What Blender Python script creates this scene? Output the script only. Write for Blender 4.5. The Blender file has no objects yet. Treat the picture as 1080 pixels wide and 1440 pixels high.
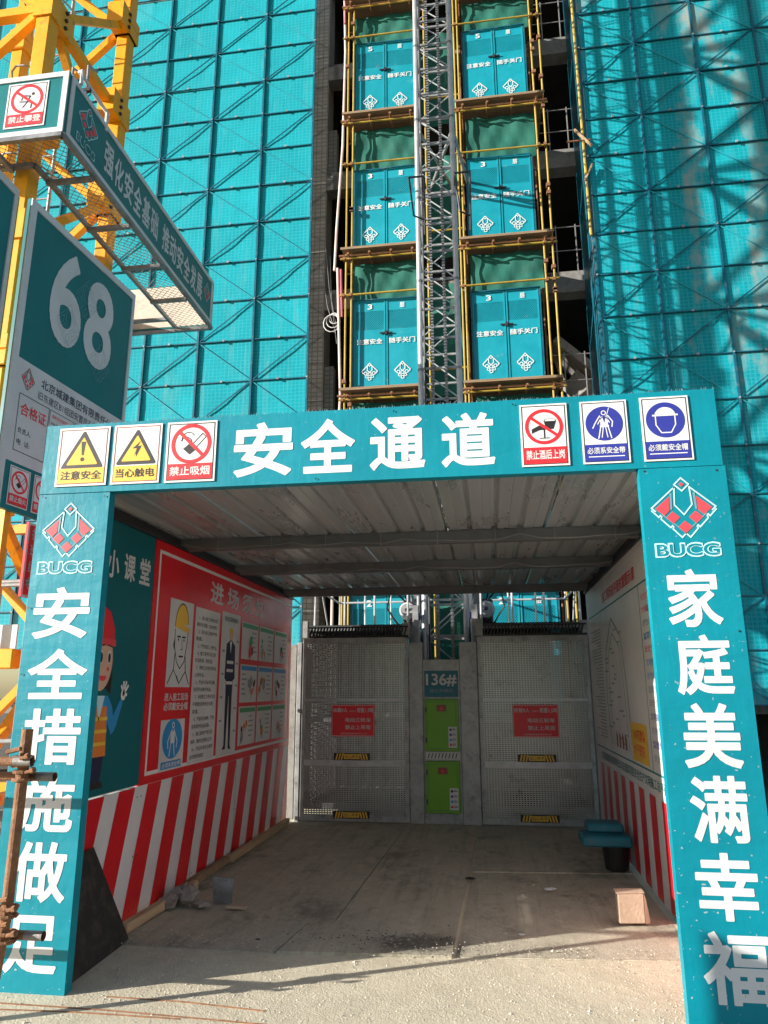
import bpy, math, random
from mathutils import Vector, Matrix
R = math.radians
random.seed(7)
scene = bpy.context.scene
COL = scene.collection

# ------------------------------------------------------------------ camera
cam_data = bpy.data.cameras.new('camera')
cam = bpy.data.objects.new('camera', cam_data)
COL.objects.link(cam)
YAW, PITCH, ROLL, FPX = -0.1406, 0.242, -0.0031, 1015.47
_r = Vector((math.cos(YAW), -math.sin(YAW), 0)); _f = Vector((math.sin(YAW), math.cos(YAW), 0)); _u = Vector((0, 0, 1))
_F = math.cos(PITCH) * _f + math.sin(PITCH) * _u
_U = -math.sin(PITCH) * _f + math.cos(PITCH) * _u
_R = math.cos(ROLL) * _r + math.sin(ROLL) * _U
_U = -math.sin(ROLL) * _r + math.cos(ROLL) * _U
cam.matrix_world = Matrix(((_R.x, _U.x, -_F.x, 0), (_R.y, _U.y, -_F.y, -4.1188), (_R.z, _U.z, -_F.z, 1.6), (0, 0, 0, 1)))
cam_data.sensor_fit = 'VERTICAL'
cam_data.sensor_height = 36.0
cam_data.lens = 36.0 * FPX / 1440
cam_data.clip_end = 500
scene.camera = cam

# ------------------------------------------------------------------ light
SUN_EL = R(16.5)
SD = Vector((0.894 * math.cos(SUN_EL), 0.448 * math.cos(SUN_EL), -math.sin(SUN_EL)))   # the way the light travels
world = bpy.data.worlds.new('World'); scene.world = world; world.use_nodes = True
wn = world.node_tree.nodes; wl = world.node_tree.links
wn.clear()
sky = wn.new('ShaderNodeTexSky'); sky.sky_type = 'NISHITA'; sky.sun_disc = False
sky.sun_elevation = SUN_EL; sky.sun_rotation = math.atan2(-0.894, -0.448)
sky.altitude = 50; sky.air_density = 1.0; sky.dust_density = 0.8; sky.ozone_density = 1.0
bg = wn.new('ShaderNodeBackground'); bg.inputs['Strength'].default_value = 0.085
wo = wn.new('ShaderNodeOutputWorld')
wl.new(sky.outputs[0], bg.inputs[0]); wl.new(bg.outputs[0], wo.inputs[0])
sun_d = bpy.data.lights.new('sun', 'SUN'); sun_d.energy = 5.0; sun_d.angle = R(0.53); sun_d.color = (1.0, 0.94, 0.85)
sun = bpy.data.objects.new('sun', sun_d); COL.objects.link(sun)
sun.rotation_euler = SD.to_track_quat('-Z', 'Y').to_euler()
scene.view_settings.view_transform = 'Standard'; scene.view_settings.look = 'None'
scene.view_settings.exposure = 0.93; scene.view_settings.gamma = 1.0
scene.view_settings.use_curve_mapping = False
try:
    scene.cycles.max_bounces = 8; scene.cycles.diffuse_bounces = 4; scene.cycles.use_denoising = True
except Exception:
    pass

# ------------------------------------------------------------------ materials
def new_mat(name):
    m = bpy.data.materials.new(name); m.use_nodes = True
    return m, m.node_tree.nodes, m.node_tree.links, m.node_tree.nodes['Principled BSDF']

def mix(n, l, fac, a, b, blend='MIX'):
    x = n.new('ShaderNodeMix'); x.data_type = 'RGBA'; x.blend_type = blend
    if isinstance(fac, (int, float)): x.inputs[0].default_value = fac
    else: l.new(fac, x.inputs[0])
    for s, v in ((6, a), (7, b)):
        if isinstance(v, tuple): x.inputs[s].default_value = (*v[:3], 1)
        else: l.new(v, x.inputs[s])
    return x.outputs[2]

def noise(n, l, coord, scale, detail=4, rough=0.6, stretch=None):
    t = n.new('ShaderNodeTexNoise'); t.inputs['Scale'].default_value = scale
    t.inputs['Detail'].default_value = detail; t.inputs['Roughness'].default_value = rough
    if stretch:
        mp = n.new('ShaderNodeMapping'); mp.inputs['Scale'].default_value = stretch
        l.new(coord, mp.inputs[0]); coord = mp.outputs[0]
    l.new(coord, t.inputs['Vector'])
    return t.outputs[0]

def ramp(n, l, fac, lo, hi, a=0.0, b=1.0):
    t = n.new('ShaderNodeMapRange'); t.inputs[1].default_value = lo; t.inputs[2].default_value = hi
    t.inputs[3].default_value = a; t.inputs[4].default_value = b
    l.new(fac, t.inputs[0]); return t.outputs[0]

def coordp(n):
    return n.new('ShaderNodeNewGeometry').outputs['Position']

def mat(name, col, rough=0.6, metal=0.0, var=0.15, vscale=3.0, dirt=None, dirt_amt=0.0, dscale=9.0, bump=0.0, bscale=30.0,
        spec=0.5, stretch=None, speck=None, speck_amt=0.0):
    m, n, l, p = new_mat(name)
    c = coordp(n)
    f = noise(n, l, c, vscale, 5, 0.65, stretch)
    dark = tuple(x * (1 - var) for x in col); light = tuple(min(1, x * (1 + var)) for x in col)
    out = mix(n, l, ramp(n, l, f, 0.3, 0.7), dark, light)
    if dirt:
        d = noise(n, l, c, dscale, 8, 0.75, stretch)
        out = mix(n, l, ramp(n, l, d, 0.66 - dirt_amt * .35, 0.8 - dirt_amt * .2, 0, 0.85), out, dirt)
    if speck:
        d2 = noise(n, l, c, 55, 2, 0.5)
        out = mix(n, l, ramp(n, l, d2, 0.74 - speck_amt * .1, 0.76 - speck_amt * .1, 0, 0.8), out, speck)
    l.new(out, p.inputs['Base Color'])
    p.inputs['Metallic'].default_value = metal
    p.inputs['Specular IOR Level'].default_value = spec
    r = ramp(n, l, f, 0.2, 0.8, max(0.03, rough - 0.1), min(1, rough + 0.1)); l.new(r, p.inputs['Roughness'])
    if bump:
        b = n.new('ShaderNodeBump'); b.inputs['Strength'].default_value = bump; b.inputs['Distance'].default_value = 0.01
        bn = noise(n, l, c, bscale, 6, 0.6); l.new(bn, b.inputs['Height']); l.new(b.outputs[0], p.inputs['Normal'])
    return m

def fabric_mat(name, col, speck=(0.5, 0.5, 0.48), amt=0.3, wr=0.55, rough=0.42, fade=(0.25, 0.42, 0.42), fade_amt=0.25):
    """printed vinyl banner: slow wrinkles, scuffs, dust specks denser near the ground"""
    m, n, l, p = new_mat(name)
    c = coordp(n)
    f = noise(n, l, c, 1.3, 4, 0.6)
    out = mix(n, l, ramp(n, l, f, 0.35, 0.65), tuple(x * .9 for x in col), tuple(min(1, x * 1.08) for x in col))
    sc = noise(n, l, c, 5, 9, 0.8)
    out = mix(n, l, ramp(n, l, sc, 0.62, 0.85, 0, fade_amt), out, fade)
    s = noise(n, l, c, 48, 2, 0.4)
    sep = n.new('ShaderNodeSeparateXYZ'); l.new(c, sep.inputs[0])
    low = ramp(n, l, sep.outputs[2], 0.0, 2.2, 1.0, 0.35)
    sp = ramp(n, l, s, 0.70, 0.73, 0, 0.8)
    mm = n.new('ShaderNodeMath'); mm.operation = 'MULTIPLY'; l.new(low, mm.inputs[0]); l.new(sp, mm.inputs[1])
    m2 = n.new('ShaderNodeMath'); m2.operation = 'MULTIPLY'; l.new(mm.outputs[0], m2.inputs[0]); m2.inputs[1].default_value = amt * 2
    out = mix(n, l, m2.outputs[0], out, speck)
    l.new(out, p.inputs['Base Color'])
    p.inputs['Roughness'].default_value = rough
    p.inputs['Specular IOR Level'].default_value = 0.4
    b = n.new('ShaderNodeBump'); b.inputs['Strength'].default_value = wr; b.inputs['Distance'].default_value = 0.02
    w = noise(n, l, c, 2.2, 3, 0.5, (1, 1, 2.5)); w2 = noise(n, l, c, 9, 4, 0.55, (2.5, 1, .6))
    wa = n.new('ShaderNodeMath'); wa.operation = 'MULTIPLY_ADD'; l.new(w2, wa.inputs[0]); wa.inputs[1].default_value = 0.16; l.new(w, wa.inputs[2])
    l.new(wa.outputs[0], b.inputs['Height']); l.new(b.outputs[0], p.inputs['Normal'])
    return m

def net_mat(name, base, weather):
    m, n, l, p = new_mat(name)
    tc = n.new('ShaderNodeTexCoord'); c = coordp(n)
    sep = n.new('ShaderNodeSeparateXYZ'); l.new(tc.outputs['Object'], sep.inputs[0])
    def lines(sock, pitch, width):
        a = n.new('ShaderNodeMath'); a.operation = 'PINGPONG'; a.inputs[1].default_value = pitch / 2; l.new(sock, a.inputs[0])
        return ramp(n, l, a.outputs[0], width * .5, width, 1.0, 0.0)
    mx = n.new('ShaderNodeMath'); mx.operation = 'MAXIMUM'
    l.new(lines(sep.outputs[0], 0.072, 0.010), mx.inputs[0]); l.new(lines(sep.outputs[2], 0.072, 0.010), mx.inputs[1])
    f = noise(n, l, c, 1.1, 6, 0.7)
    oi = n.new('ShaderNodeObjectInfo')
    out = mix(n, l, ramp(n, l, f, 0.3, 0.7), tuple(x * .82 for x in base), tuple(min(1, x * 1.15) for x in base))
    out = mix(n, l, ramp(n, l, oi.outputs['Random'], 0, 1, 0, .5), out, tuple(x * .78 for x in base))
    sp = noise(n, l, c, 9, 8, 0.8)
    out = mix(n, l, ramp(n, l, sp, 0.64, 0.76, 0, 0.3), out, (0.10, 0.36, 0.40))
    gm = n.new('ShaderNodeMath'); gm.operation = 'MULTIPLY'; l.new(mx.outputs[0], gm.inputs[0]); gm.inputs[1].default_value = 0.42
    out = mix(n, l, gm.outputs[0], out, (0.07, 0.47, 0.53))
    # worn sheets: sun-bleached, dusty streaks
    w1 = noise(n, l, c, 0.55, 5, 0.62, (1.5, 1, .38)); w2 = noise(n, l, c, 4.0, 5, .7)
    ad = n.new('ShaderNodeMath'); ad.operation = 'MULTIPLY_ADD'; l.new(w2, ad.inputs[0]); ad.inputs[1].default_value = 0.22; l.new(w1, ad.inputs[2])
    sp2 = n.new('ShaderNodeSeparateXYZ'); l.new(c, sp2.inputs[0])
    side = ramp(n, l, sp2.outputs[0], 2.0, 5.5, 0.0, 0.06)
    ad2 = n.new('ShaderNodeMath'); ad2.operation = 'ADD'; l.new(ad.outputs[0], ad2.inputs[0]); l.new(side, ad2.inputs[1])
    wf = ramp(n, l, ad2.outputs[0], weather, weather + 0.11, 0, 0.8)
    inv = n.new('ShaderNodeMath'); inv.operation = 'MULTIPLY_ADD'; l.new(mx.outputs[0], inv.inputs[0]); inv.inputs[1].default_value = -0.45; inv.inputs[2].default_value = 1.0
    wf2 = n.new('ShaderNodeMath'); wf2.operation = 'MULTIPLY'; l.new(wf, wf2.inputs[0]); l.new(inv.outputs[0], wf2.inputs[1])
    out = mix(n, l, wf2.outputs[0], out, (0.44, 0.38, 0.31))
    st = noise(n, l, c, 1.0, 7, 0.75, (5, 1, .5)); lowz = ramp(n, l, sp2.outputs[2], 6.0, 12.0, 0.07, 0.0)
    sa = n.new('ShaderNodeMath'); sa.operation = 'ADD'; l.new(st, sa.inputs[0]); l.new(lowz, sa.inputs[1])
    out = mix(n, l, ramp(n, l, sa.outputs[0], 0.56, 0.72, 0, 0.40), out, (0.16, 0.44, 0.46))
    hole = n.new('ShaderNodeBsdfTransparent'); ms_ = n.new('ShaderNodeMixShader'); ms_.inputs[0].default_value = 0.09
    l.new(p.outputs[0], ms_.inputs[1]); l.new(hole.outputs[0], ms_.inputs[2]); l.new(ms_.outputs[0], n['Material Output'].inputs['Surface'])
    l.new(out, p.inputs['Base Color'])
    p.inputs['Roughness'].default_value = 0.7; p.inputs['Specular IOR Level'].default_value = 0.15
    b = n.new('ShaderNodeBump'); b.inputs['Strength'].default_value = 0.5; b.inputs['Distance'].default_value = 0.02
    bb = noise(n, l, c, 3.5, 5, 0.6); l.new(bb, b.inputs['Height']); l.new(b.outputs[0], p.inputs['Normal'])
    return m

def ground_mat(name, c1, c2, c3, bump=0.8, stain=True):
    m, n, l, p = new_mat(name)
    c = coordp(n)
    a = noise(n, l, c, 0.9, 10, 0.8); b_ = noise(n, l, c, 14, 8, 0.75); d = noise(n, l, c, 90, 3, 0.6)
    out = mix(n, l, ramp(n, l, a, 0.3, 0.7), c1, c2)
    out = mix(n, l, ramp(n, l, b_, 0.5, 0.75, 0, 0.55), out, c3)
    out = mix(n, l, ramp(n, l, d, 0.62, 0.7, 0, 0.5), out, tuple(x * 0.55 for x in c1))
    if stain:
        s = noise(n, l, c, 1.7, 7, 0.75, (1, .6, 1))
        out = mix(n, l, ramp(n, l, s, 0.52, 0.64, 0, 0.8), out, tuple(x * 0.45 for x in c1))
        vm = n.new('ShaderNodeVectorMath'); vm.operation = 'DISTANCE'; mp = n.new('ShaderNodeMapping'); mp.inputs['Scale'].default_value = (1, 1.7, 1)
        l.new(c, mp.inputs[0]); l.new(mp.outputs[0], vm.inputs[0]); vm.inputs[1].default_value = (-.48, 1.75, 0)
        md = n.new('ShaderNodeMath'); md.operation = 'MULTIPLY_ADD'; l.new(b_, md.inputs[0]); md.inputs[1].default_value = -.5; l.new(vm.outputs['Value'], md.inputs[2])
        out = mix(n, l, ramp(n, l, md.outputs[0], -.06, .12, .85, 0), out, tuple(x * 0.22 for x in c1))
        tr = noise(n, l, c, 2.2, 6, 0.7, (6, .35, 1)); out = mix(n, l, ramp(n, l, tr, 0.52, 0.68, 0, 0.45), out, tuple(x * 0.5 for x in c1))
        s2 = noise(n, l, c, 5.0, 9, 0.8, (1.5, .5, 1))
        out = mix(n, l, ramp(n, l, s2, 0.55, 0.75, 0, 0.6), out, tuple(min(1, x * 1.6) for x in c2))
    big = noise(n, l, c, 3.3, 10, 0.85, (1, .7, 1)); out = mix(n, l, ramp(n, l, big, 0.46, 0.6, 0, 0.35), out, tuple(x * .62 for x in c1))
    l.new(out, p.inputs['Base Color']); p.inputs['Roughness'].default_value = 0.9
    bp = n.new('ShaderNodeBump'); bp.inputs['Strength'].default_value = bump; bp.inputs['Distance'].default_value = 0.015
    ad = n.new('ShaderNodeMath'); ad.operation = 'ADD'; l.new(b_, ad.inputs[0]); l.new(d, ad.inputs[1])
    l.new(ad.outputs[0], bp.inputs['Height']); l.new(bp.outputs[0], p.inputs['Normal'])
    return m

def brick_mat(name, c1, c2, mortar):
    m, n, l, p = new_mat(name)
    c = coordp(n)
    sep = n.new('ShaderNodeSeparateXYZ'); l.new(c, sep.inputs[0])
    ad = n.new('ShaderNodeMath'); ad.operation = 'ADD'; l.new(sep.outputs[0], ad.inputs[0]); l.new(sep.outputs[1], ad.inputs[1])
    cb = n.new('ShaderNodeCombineXYZ'); l.new(ad.outputs[0], cb.inputs[0]); l.new(sep.outputs[2], cb.inputs[1])
    t = n.new('ShaderNodeTexBrick'); l.new(cb.outputs[0], t.inputs['Vector'])
    t.inputs['Color1'].default_value = (*c1, 1); t.inputs['Color2'].default_value = (*c2, 1); t.inputs['Mortar'].default_value = (*mortar, 1)
    t.inputs['Scale'].default_value = 1.0; t.inputs['Brick Width'].default_value = 0.115; t.inputs['Row Height'].default_value = 0.1
    t.inputs['Mortar Size'].default_value = 0.012; t.offset = 0.0
    f = noise(n, l, c, 2.0, 6, .7)
    out = mix(n, l, ramp(n, l, f, 0.35, 0.7, 0, .7), t.outputs[0], tuple(x * .45 for x in c1))
    l.new(out, p.inputs['Base Color']); p.inputs['Roughness'].default_value = 0.9
    return m

M = {}
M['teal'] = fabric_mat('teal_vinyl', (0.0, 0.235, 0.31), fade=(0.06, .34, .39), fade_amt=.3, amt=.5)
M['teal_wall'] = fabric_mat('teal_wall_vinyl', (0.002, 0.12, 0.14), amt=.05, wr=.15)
M['teal_board'] = fabric_mat('teal_board_print', (0.002, 0.17, 0.18), amt=.05, wr=.05, fade=(.1, .25, .25))
M['white_vinyl'] = fabric_mat('white_letter_vinyl', (0.71, 0.71, 0.71), speck=(.45, .42, .38), amt=.25, wr=.1, fade=(.6, .58, .55), fade_amt=.35)
M['red_vinyl'] = fabric_mat('red_vinyl', (0.68, 0.012, 0.022), speck=(.4, .3, .3), amt=.2, wr=.35, rough=.3, fade=(.42, .09, .08))
M['white_wall'] = fabric_mat('white_banner', (0.70, 0.70, 0.71), speck=(.35, .33, .3), amt=.15, wr=.4, fade=(.42, .40, .38), fade_amt=.4)
M['white'] = mat('white_print', (0.74, 0.74, 0.73), .5, var=.05)
M['white_dim'] = mat('worn_white_print', (0.63, 0.64, 0.64), .5, var=.1)
M['yellow_print'] = mat('yellow_print', (0.85, 0.52, 0.06), .45, var=.06)
M['black_print'] = mat('black_print', (0.022, 0.018, 0.018), .5, var=.2)
M['red_print'] = mat('red_print', (0.80, 0.025, 0.035), .45, var=.06)
M['blue_print'] = mat('blue_print', (0.03, 0.04, 0.30), .45, var=.06)
M['lightblue_print'] = mat('light_blue_print', (0.03, 0.28, 0.60), .45, var=.06)
M['grey_print'] = mat('grey_print', (0.28, 0.33, 0.36), .5, var=.1)
M['teal_print'] = mat('teal_print', (0.01, 0.19, 0.21), .5, var=.1)
M['logo_red'] = mat('logo_red', (0.80, 0.07, 0.09), .45, var=.06)
M['logo_line'] = mat('logo_line', (0.50, 0.76, 0.80), .5, var=.06)
M['logo_shade'] = mat('logo_shade', (0.16, 0.33, 0.38), .5, var=.1)
M['skin'] = mat('skin_print', (0.68, 0.42, 0.30), .5, var=.04)
M['navy_print'] = mat('navy_print', (0.015, 0.02, 0.06), .5, var=.1)
M['green_print'] = mat('green_print', (0.08, 0.35, 0.16), .5, var=.1)
M['orange_print'] = mat('orange_print', (0.75, 0.22, 0.04), .5, var=.1)
M['brown_print'] = mat('brown_print', (0.25, 0.08, 0.05), .5, var=.1)
M['net_l'] = net_mat('teal_safety_sheet', (0.0, 0.37, 0.46), 0.84)
M['net_r'] = net_mat('weathered_teal_safety_sheet', (0.0, 0.36, 0.44), 0.71)
M['net_tube'] = mat('teal_tube', (0.002, 0.105, 0.16), .45, var=.2, dirt=(.25, .22, .18), dirt_amt=.3)
M['net_sunlit'] = mat('sunlit_teal_tube', (0.02, 0.32, 0.40), .5, var=.15)  # falling braces only: sunlit tone put into the tube colour
M['gate_teal'] = mat('teal_gate_paint', (0.0, 0.29, 0.38), .5, var=.1, dirt=(.3, .33, .32), dirt_amt=.15, dscale=4)
M['gate_dark'] = mat('dark_teal_seams_and_holes', (0.002, 0.12, 0.16), .5, var=.15)
M['green_cloth'] = mat('green_debris_cloth', (0.008, 0.12, 0.09), .75, var=.25, vscale=2, bump=.5, bscale=6)
M['yellow_paint'] = mat('yellow_crane_paint', (0.86, 0.385, 0.004), .5, var=.12, dirt=(.20, .10, .04), dirt_amt=.32, dscale=7)
M['yellow_pole'] = mat('yellow_pole_paint', (0.42, 0.29, 0.035), .55, var=.2, dirt=(.14, .09, .05), dirt_amt=.35, dscale=8)
M['rust'] = mat('rusty_steel', (0.24, 0.11, 0.05), .8, metal=.1, var=.4, vscale=14, dirt=(.34, .19, .11), dirt_amt=.5, dscale=24, bump=.7, bscale=60)
M['rust_grey'] = mat('worn_pipe_end', (0.25, 0.23, 0.22), .6, metal=.5, var=.3, vscale=14, dirt=(.2, .09, .05), dirt_amt=.4, bump=.4)
M['galv'] = mat('galvanised_steel', (0.36, 0.37, 0.37), .42, metal=.25, var=.25, vscale=6, dirt=(.13, .12, .11), dirt_amt=.4, dscale=10, bump=.15)
M['mesh_steel'] = mat('punched_steel', (0.42, 0.43, 0.42), .32, metal=.5, var=.15, vscale=2, dirt=(.25, .23, .2), dirt_amt=.3, dscale=5)
M['galv_dark'] = mat('dull_galvanised_steel', (0.24, 0.25, 0.26), .45, metal=.25, var=.3, vscale=5, dirt=(.12, .11, .1), dirt_amt=.5, dscale=9)
M['chrome_pipe'] = mat('bright_tube', (0.52, 0.53, 0.55), .35, metal=.2, var=.2, vscale=5)
M['dark_steel'] = mat('dark_steel', (0.05, 0.05, 0.055), .5, metal=.4, var=.3)
M['roof'] = mat('corrugated_steel', (0.50, 0.52, 0.51), .3, metal=.5, var=.12, vscale=2, dirt=(.34, .34, .33), dirt_amt=.02, dscale=5, stretch=(2.5, .5, 1))
M['purlin'] = mat('steel_purlin', (0.15, 0.155, 0.155), .5, metal=.3, var=.2, dirt=(.12, .07, .04), dirt_amt=.3)
M['lime'] = mat('lime_green_paint', (0.16, 0.42, 0.012), .45, var=.08)
M['concrete'] = mat('grey_concrete', (0.27, 0.26, 0.245), .9, var=.25, vscale=2, dirt=(.14, .13, .12), dirt_amt=.5, bump=.4)
M['concrete_dark'] = mat('shade_dark_concrete', (0.05, 0.048, 0.045), .95, var=.3, vscale=2)  # same grey concrete with the shade of the deep floors in its colour
M['block'] = brick_mat('grey_blockwork', (0.56, 0.51, 0.45), (0.44, 0.40, 0.35), (0.26, 0.24, 0.215))
M['wood'] = mat('plywood', (0.29, 0.20, 0.12), .8, var=.3, vscale=4, stretch=(.5, 4, 8), dirt=(.14, .09, .06), dirt_amt=.35)
M['wood_pale'] = mat('pale_timber', (0.50, 0.36, 0.22), .8, var=.25, vscale=3, stretch=(8, .6, 8), dirt=(.25, .2, .15), dirt_amt=.3)
M['brickstone'] = mat('tan_brick', (0.48, 0.37, 0.27), .9, var=.15, vscale=6, bump=.5, bscale=50)
M['rubble'] = mat('broken_concrete', (0.30, 0.27, 0.24), .95, var=.3, vscale=8, bump=.8)
M['rubber'] = mat('black_board', (0.018, 0.018, 0.018), .6, var=.4, vscale=8, dirt=(.08, .07, .06), dirt_amt=.5, bump=.3)
M['blue_plastic'] = mat('teal_plastic', (0.01, 0.16, 0.22), .5, var=.15, dirt=(.15, .16, .15), dirt_amt=.3)
M['black_plastic'] = mat('black_plastic', (0.012, 0.012, 0.013), .5, var=.3)
M['orange'] = mat('orange_plastic', (0.75, 0.13, 0.01), .45, var=.1)
M['cable'] = mat('black_cable', (0.015, 0.015, 0.016), .5, var=.2)
M['rope'] = mat('pale_hose', (0.62, 0.50, 0.47), .6, var=.15)
M['magenta_rope'] = mat('pink_sleeve', (0.42, 0.10, 0.14), .6, var=.15)
M['wire'] = mat('wire', (0.30, 0.29, 0.28), .5, metal=.6, var=.2)
M['tan_sheet'] = mat('bare_board_back', (0.62, 0.55, 0.46), .7, var=.12, dirt=(.4, .32, .25), dirt_amt=.4)
M['ground'] = ground_mat('dusty_ground', (0.58, 0.52, 0.385), (0.71, 0.645, 0.49), (0.78, 0.73, 0.59), 0.5, stain=False)
M['soil'] = ground_mat('packed_soil', (0.12, 0.105, 0.085), (0.17, 0.15, 0.12), (0.22, 0.20, 0.17), 0.6, stain=False)
M['slab'] = ground_mat('worn_concrete_slab', (0.42, 0.385, 0.295), (0.56, 0.515, 0.40), (0.66, 0.615, 0.49), 0.7)
M['pebble'] = mat('pebble', (0.50, 0.46, 0.38), .9, var=.45, vscale=20)

# ------------------------------------------------------------------ builders
def mesh_obj(name, verts, faces, mats, parent=None, mi=None, smooth=False, loc=None):
    me = bpy.data.meshes.new(name)
    me.from_pydata(verts, [], faces)
    if not isinstance(mats, (list, tuple)): mats = [mats]
    for m in mats: me.materials.append(m)
    if mi: me.polygons.foreach_set('material_index', mi)
    if smooth: me.polygons.foreach_set('use_smooth', [True] * len(me.polygons))
    me.update()
    o = bpy.data.objects.new(name, me); COL.objects.link(o)
    if parent: o.parent = parent
    if loc is not None: o.location = loc
    return o

class MB:
    def __init__(s): s.v = []; s.f = []; s.m = []; s.mats = []
    def _mi(s, mt):
        if mt not in s.mats: s.mats.append(mt)
        return s.mats.index(mt)
    def add(s, v, f, mt):
        b = len(s.v); k = s._mi(mt)
        s.v += [tuple(p) for p in v]
        for q in f: s.f.append(tuple(i + b for i in q)); s.m.append(k)
    def box(s, x0, x1, y0, y1, z0, z1, mt, bev=0.0):
        if bev > 0:
            b = bev
            v = []; rings = [(z0, b), (z0 + b, 0), (z1 - b, 0), (z1, b)]
            for z, i in rings:
                j = b
                v += [(x0 + i + j, y0 + i, z), (x1 - i - j, y0 + i, z), (x1 - i, y0 + i + j, z), (x1 - i, y1 - i - j, z),
                      (x1 - i - j, y1 - i, z), (x0 + i + j, y1 - i, z), (x0 + i, y1 - i - j, z), (x0 + i, y0 + i + j, z)]
            f = [tuple(range(7, -1, -1)), tuple(range(24, 32))]
            for r in range(3):
                for k in range(8):
                    f.append((r * 8 + k, r * 8 + (k + 1) % 8, r * 8 + 8 + (k + 1) % 8, r * 8 + 8 + k))
            s.add(v, f, mt); return
        v = [(x0, y0, z0), (x1, y0, z0), (x1, y1, z0), (x0, y1, z0), (x0, y0, z1), (x1, y0, z1), (x1, y1, z1), (x0, y1, z1)]
        s.add(v, [(3, 2, 1, 0), (4, 5, 6, 7), (0, 1, 5, 4), (1, 2, 6, 5), (2, 3, 7, 6), (3, 0, 4, 7)], mt)
    def bar(s, p, q, w, h, mt, up=(0, 0, 1)):
        p = Vector(p); q = Vector(q); d = (q - p).normalized(); up = Vector(up)
        if abs(d.dot(up)) > .95: up = Vector((0, 1, 0))
        a = d.cross(up).normalized(); b = a.cross(d)
        v = []
        for c in (p, q):
            for i, j in ((-1, -1), (1, -1), (1, 1), (-1, 1)): v.append(c + a * i * w / 2 + b * j * h / 2)
        s.add(v, [(3, 2, 1, 0), (4, 5, 6, 7), (0, 1, 5, 4), (1, 2, 6, 5), (2, 3, 7, 6), (3, 0, 4, 7)], mt)
    def tube(s, pts, r, mt, n=8, cap=True, hollow=False):
        pts = [Vector(p) for p in pts]; v = []; f = []
        up = Vector((0.13, 0.31, 0.94)).normalized()
        for i, p in enumerate(pts):
            d = (pts[min(i + 1, len(pts) - 1)] - pts[max(i - 1, 0)]).normalized()
            if abs(d.dot(up)) > .97: u0 = Vector((1, 0.2, 0)).normalized()
            else: u0 = up
            a = d.cross(u0).normalized(); b = a.cross(d)
            for k in range(n):
                t = 2 * math.pi * k / n; v.append(p + a * math.cos(t) * r + b * math.sin(t) * r)
        for i in range(len(pts) - 1):
            for k in range(n):
                f.append((i * n + k, i * n + (k + 1) % n, (i + 1) * n + (k + 1) % n, (i + 1) * n + k))
        if cap and not hollow:
            f.append(tuple(range(n - 1, -1, -1))); f.append(tuple(range((len(pts) - 1) * n, len(pts) * n)))
        s.add(v, f, mt)
    def poly(s, pts, y, mt):
        """flat print in the x-z plane, facing -y"""
        ar = sum(pts[i][0] * pts[(i + 1) % len(pts)][1] - pts[(i + 1) % len(pts)][0] * pts[i][1] for i in range(len(pts)))
        if ar < 0: pts = pts[::-1]
        s.add([(x, y, z) for x, z in pts], [tuple(range(len(pts)))], mt)
    def rect(s, x0, x1, z0, z1, y, mt): s.poly([(x0, z0), (x1, z0), (x1, z1), (x0, z1)], y, mt)
    def frame(s, x0, x1, z0, z1, w, y, mt):
        s.rect(x0, x1, z0, z0 + w, y, mt); s.rect(x0, x1, z1 - w, z1, y, mt)
        s.rect(x0, x0 + w, z0 + w, z1 - w, y, mt); s.rect(x1 - w, x1, z0 + w, z1 - w, y, mt)
    def disc(s, cx, cz, rx, y, mt, rz=None, n=28, a0=0, a1=360):
        rz = rz or rx
        pts = [(cx + rx * math.cos(R(a0 + (a1 - a0) * k / n)), cz + rz * math.sin(R(a0 + (a1 - a0) * k / n))) for k in range(n + (a1 - a0 < 360))]
        s.poly(pts, y, mt)
    def ring(s, cx, cz, r, w, y, mt, n=28, a0=0, a1=360, rz=None):
        rz = rz or r
        for k in range(n):
            t0 = R(a0 + (a1 - a0) * k / n); t1 = R(a0 + (a1 - a0) * (k + 1) / n)
            q = rz / r
            s.poly([(cx + r * math.cos(t0), cz + q * r * math.sin(t0)), (cx + r * math.cos(t1), cz + q * r * math.sin(t1)),
                    (cx + (r - w) * math.cos(t1), cz + q * (r - w) * math.sin(t1)), (cx + (r - w) * math.cos(t0), cz + q * (r - w) * math.sin(t0))], y, mt)
    def line(s, pts, w, y, mt, closed=False):
        n = len(pts)
        for i in range(n if closed else n - 1):
            a = Vector(pts[i]); b = Vector(pts[(i + 1) % n]); d = b - a
            if d.length < 1e-6: continue
            d.normalize(); m_ = Vector((-d.y, d.x)) * w / 2; a = a - d * w * .4; b = b + d * w * .4
            s.poly([tuple(a + m_), tuple(b + m_), tuple(b - m_), tuple(a - m_)], y - 0.00002 * (i % 2), mt)
    def prism(s, pts, y0, y1, mt):
        n = len(pts)
        ar = sum(pts[i][0] * pts[(i + 1) % n][1] - pts[(i + 1) % n][0] * pts[i][1] for i in range(n))
        if ar < 0: pts = pts[::-1]
        v = [(x, y0, z) for x, z in pts] + [(x, y1, z) for x, z in pts]
        f = [tuple(range(n)), tuple(range(2 * n - 1, n - 1, -1))] + [((i + 1) % n, i, n + i, n + (i + 1) % n) for i in range(n)]
        s.add(v, f, mt)
    def build(s, name, parent=None, smooth=False, loc=None):
        return mesh_obj(name, s.v, s.f, s.mats, parent, s.m, smooth, loc)

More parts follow.
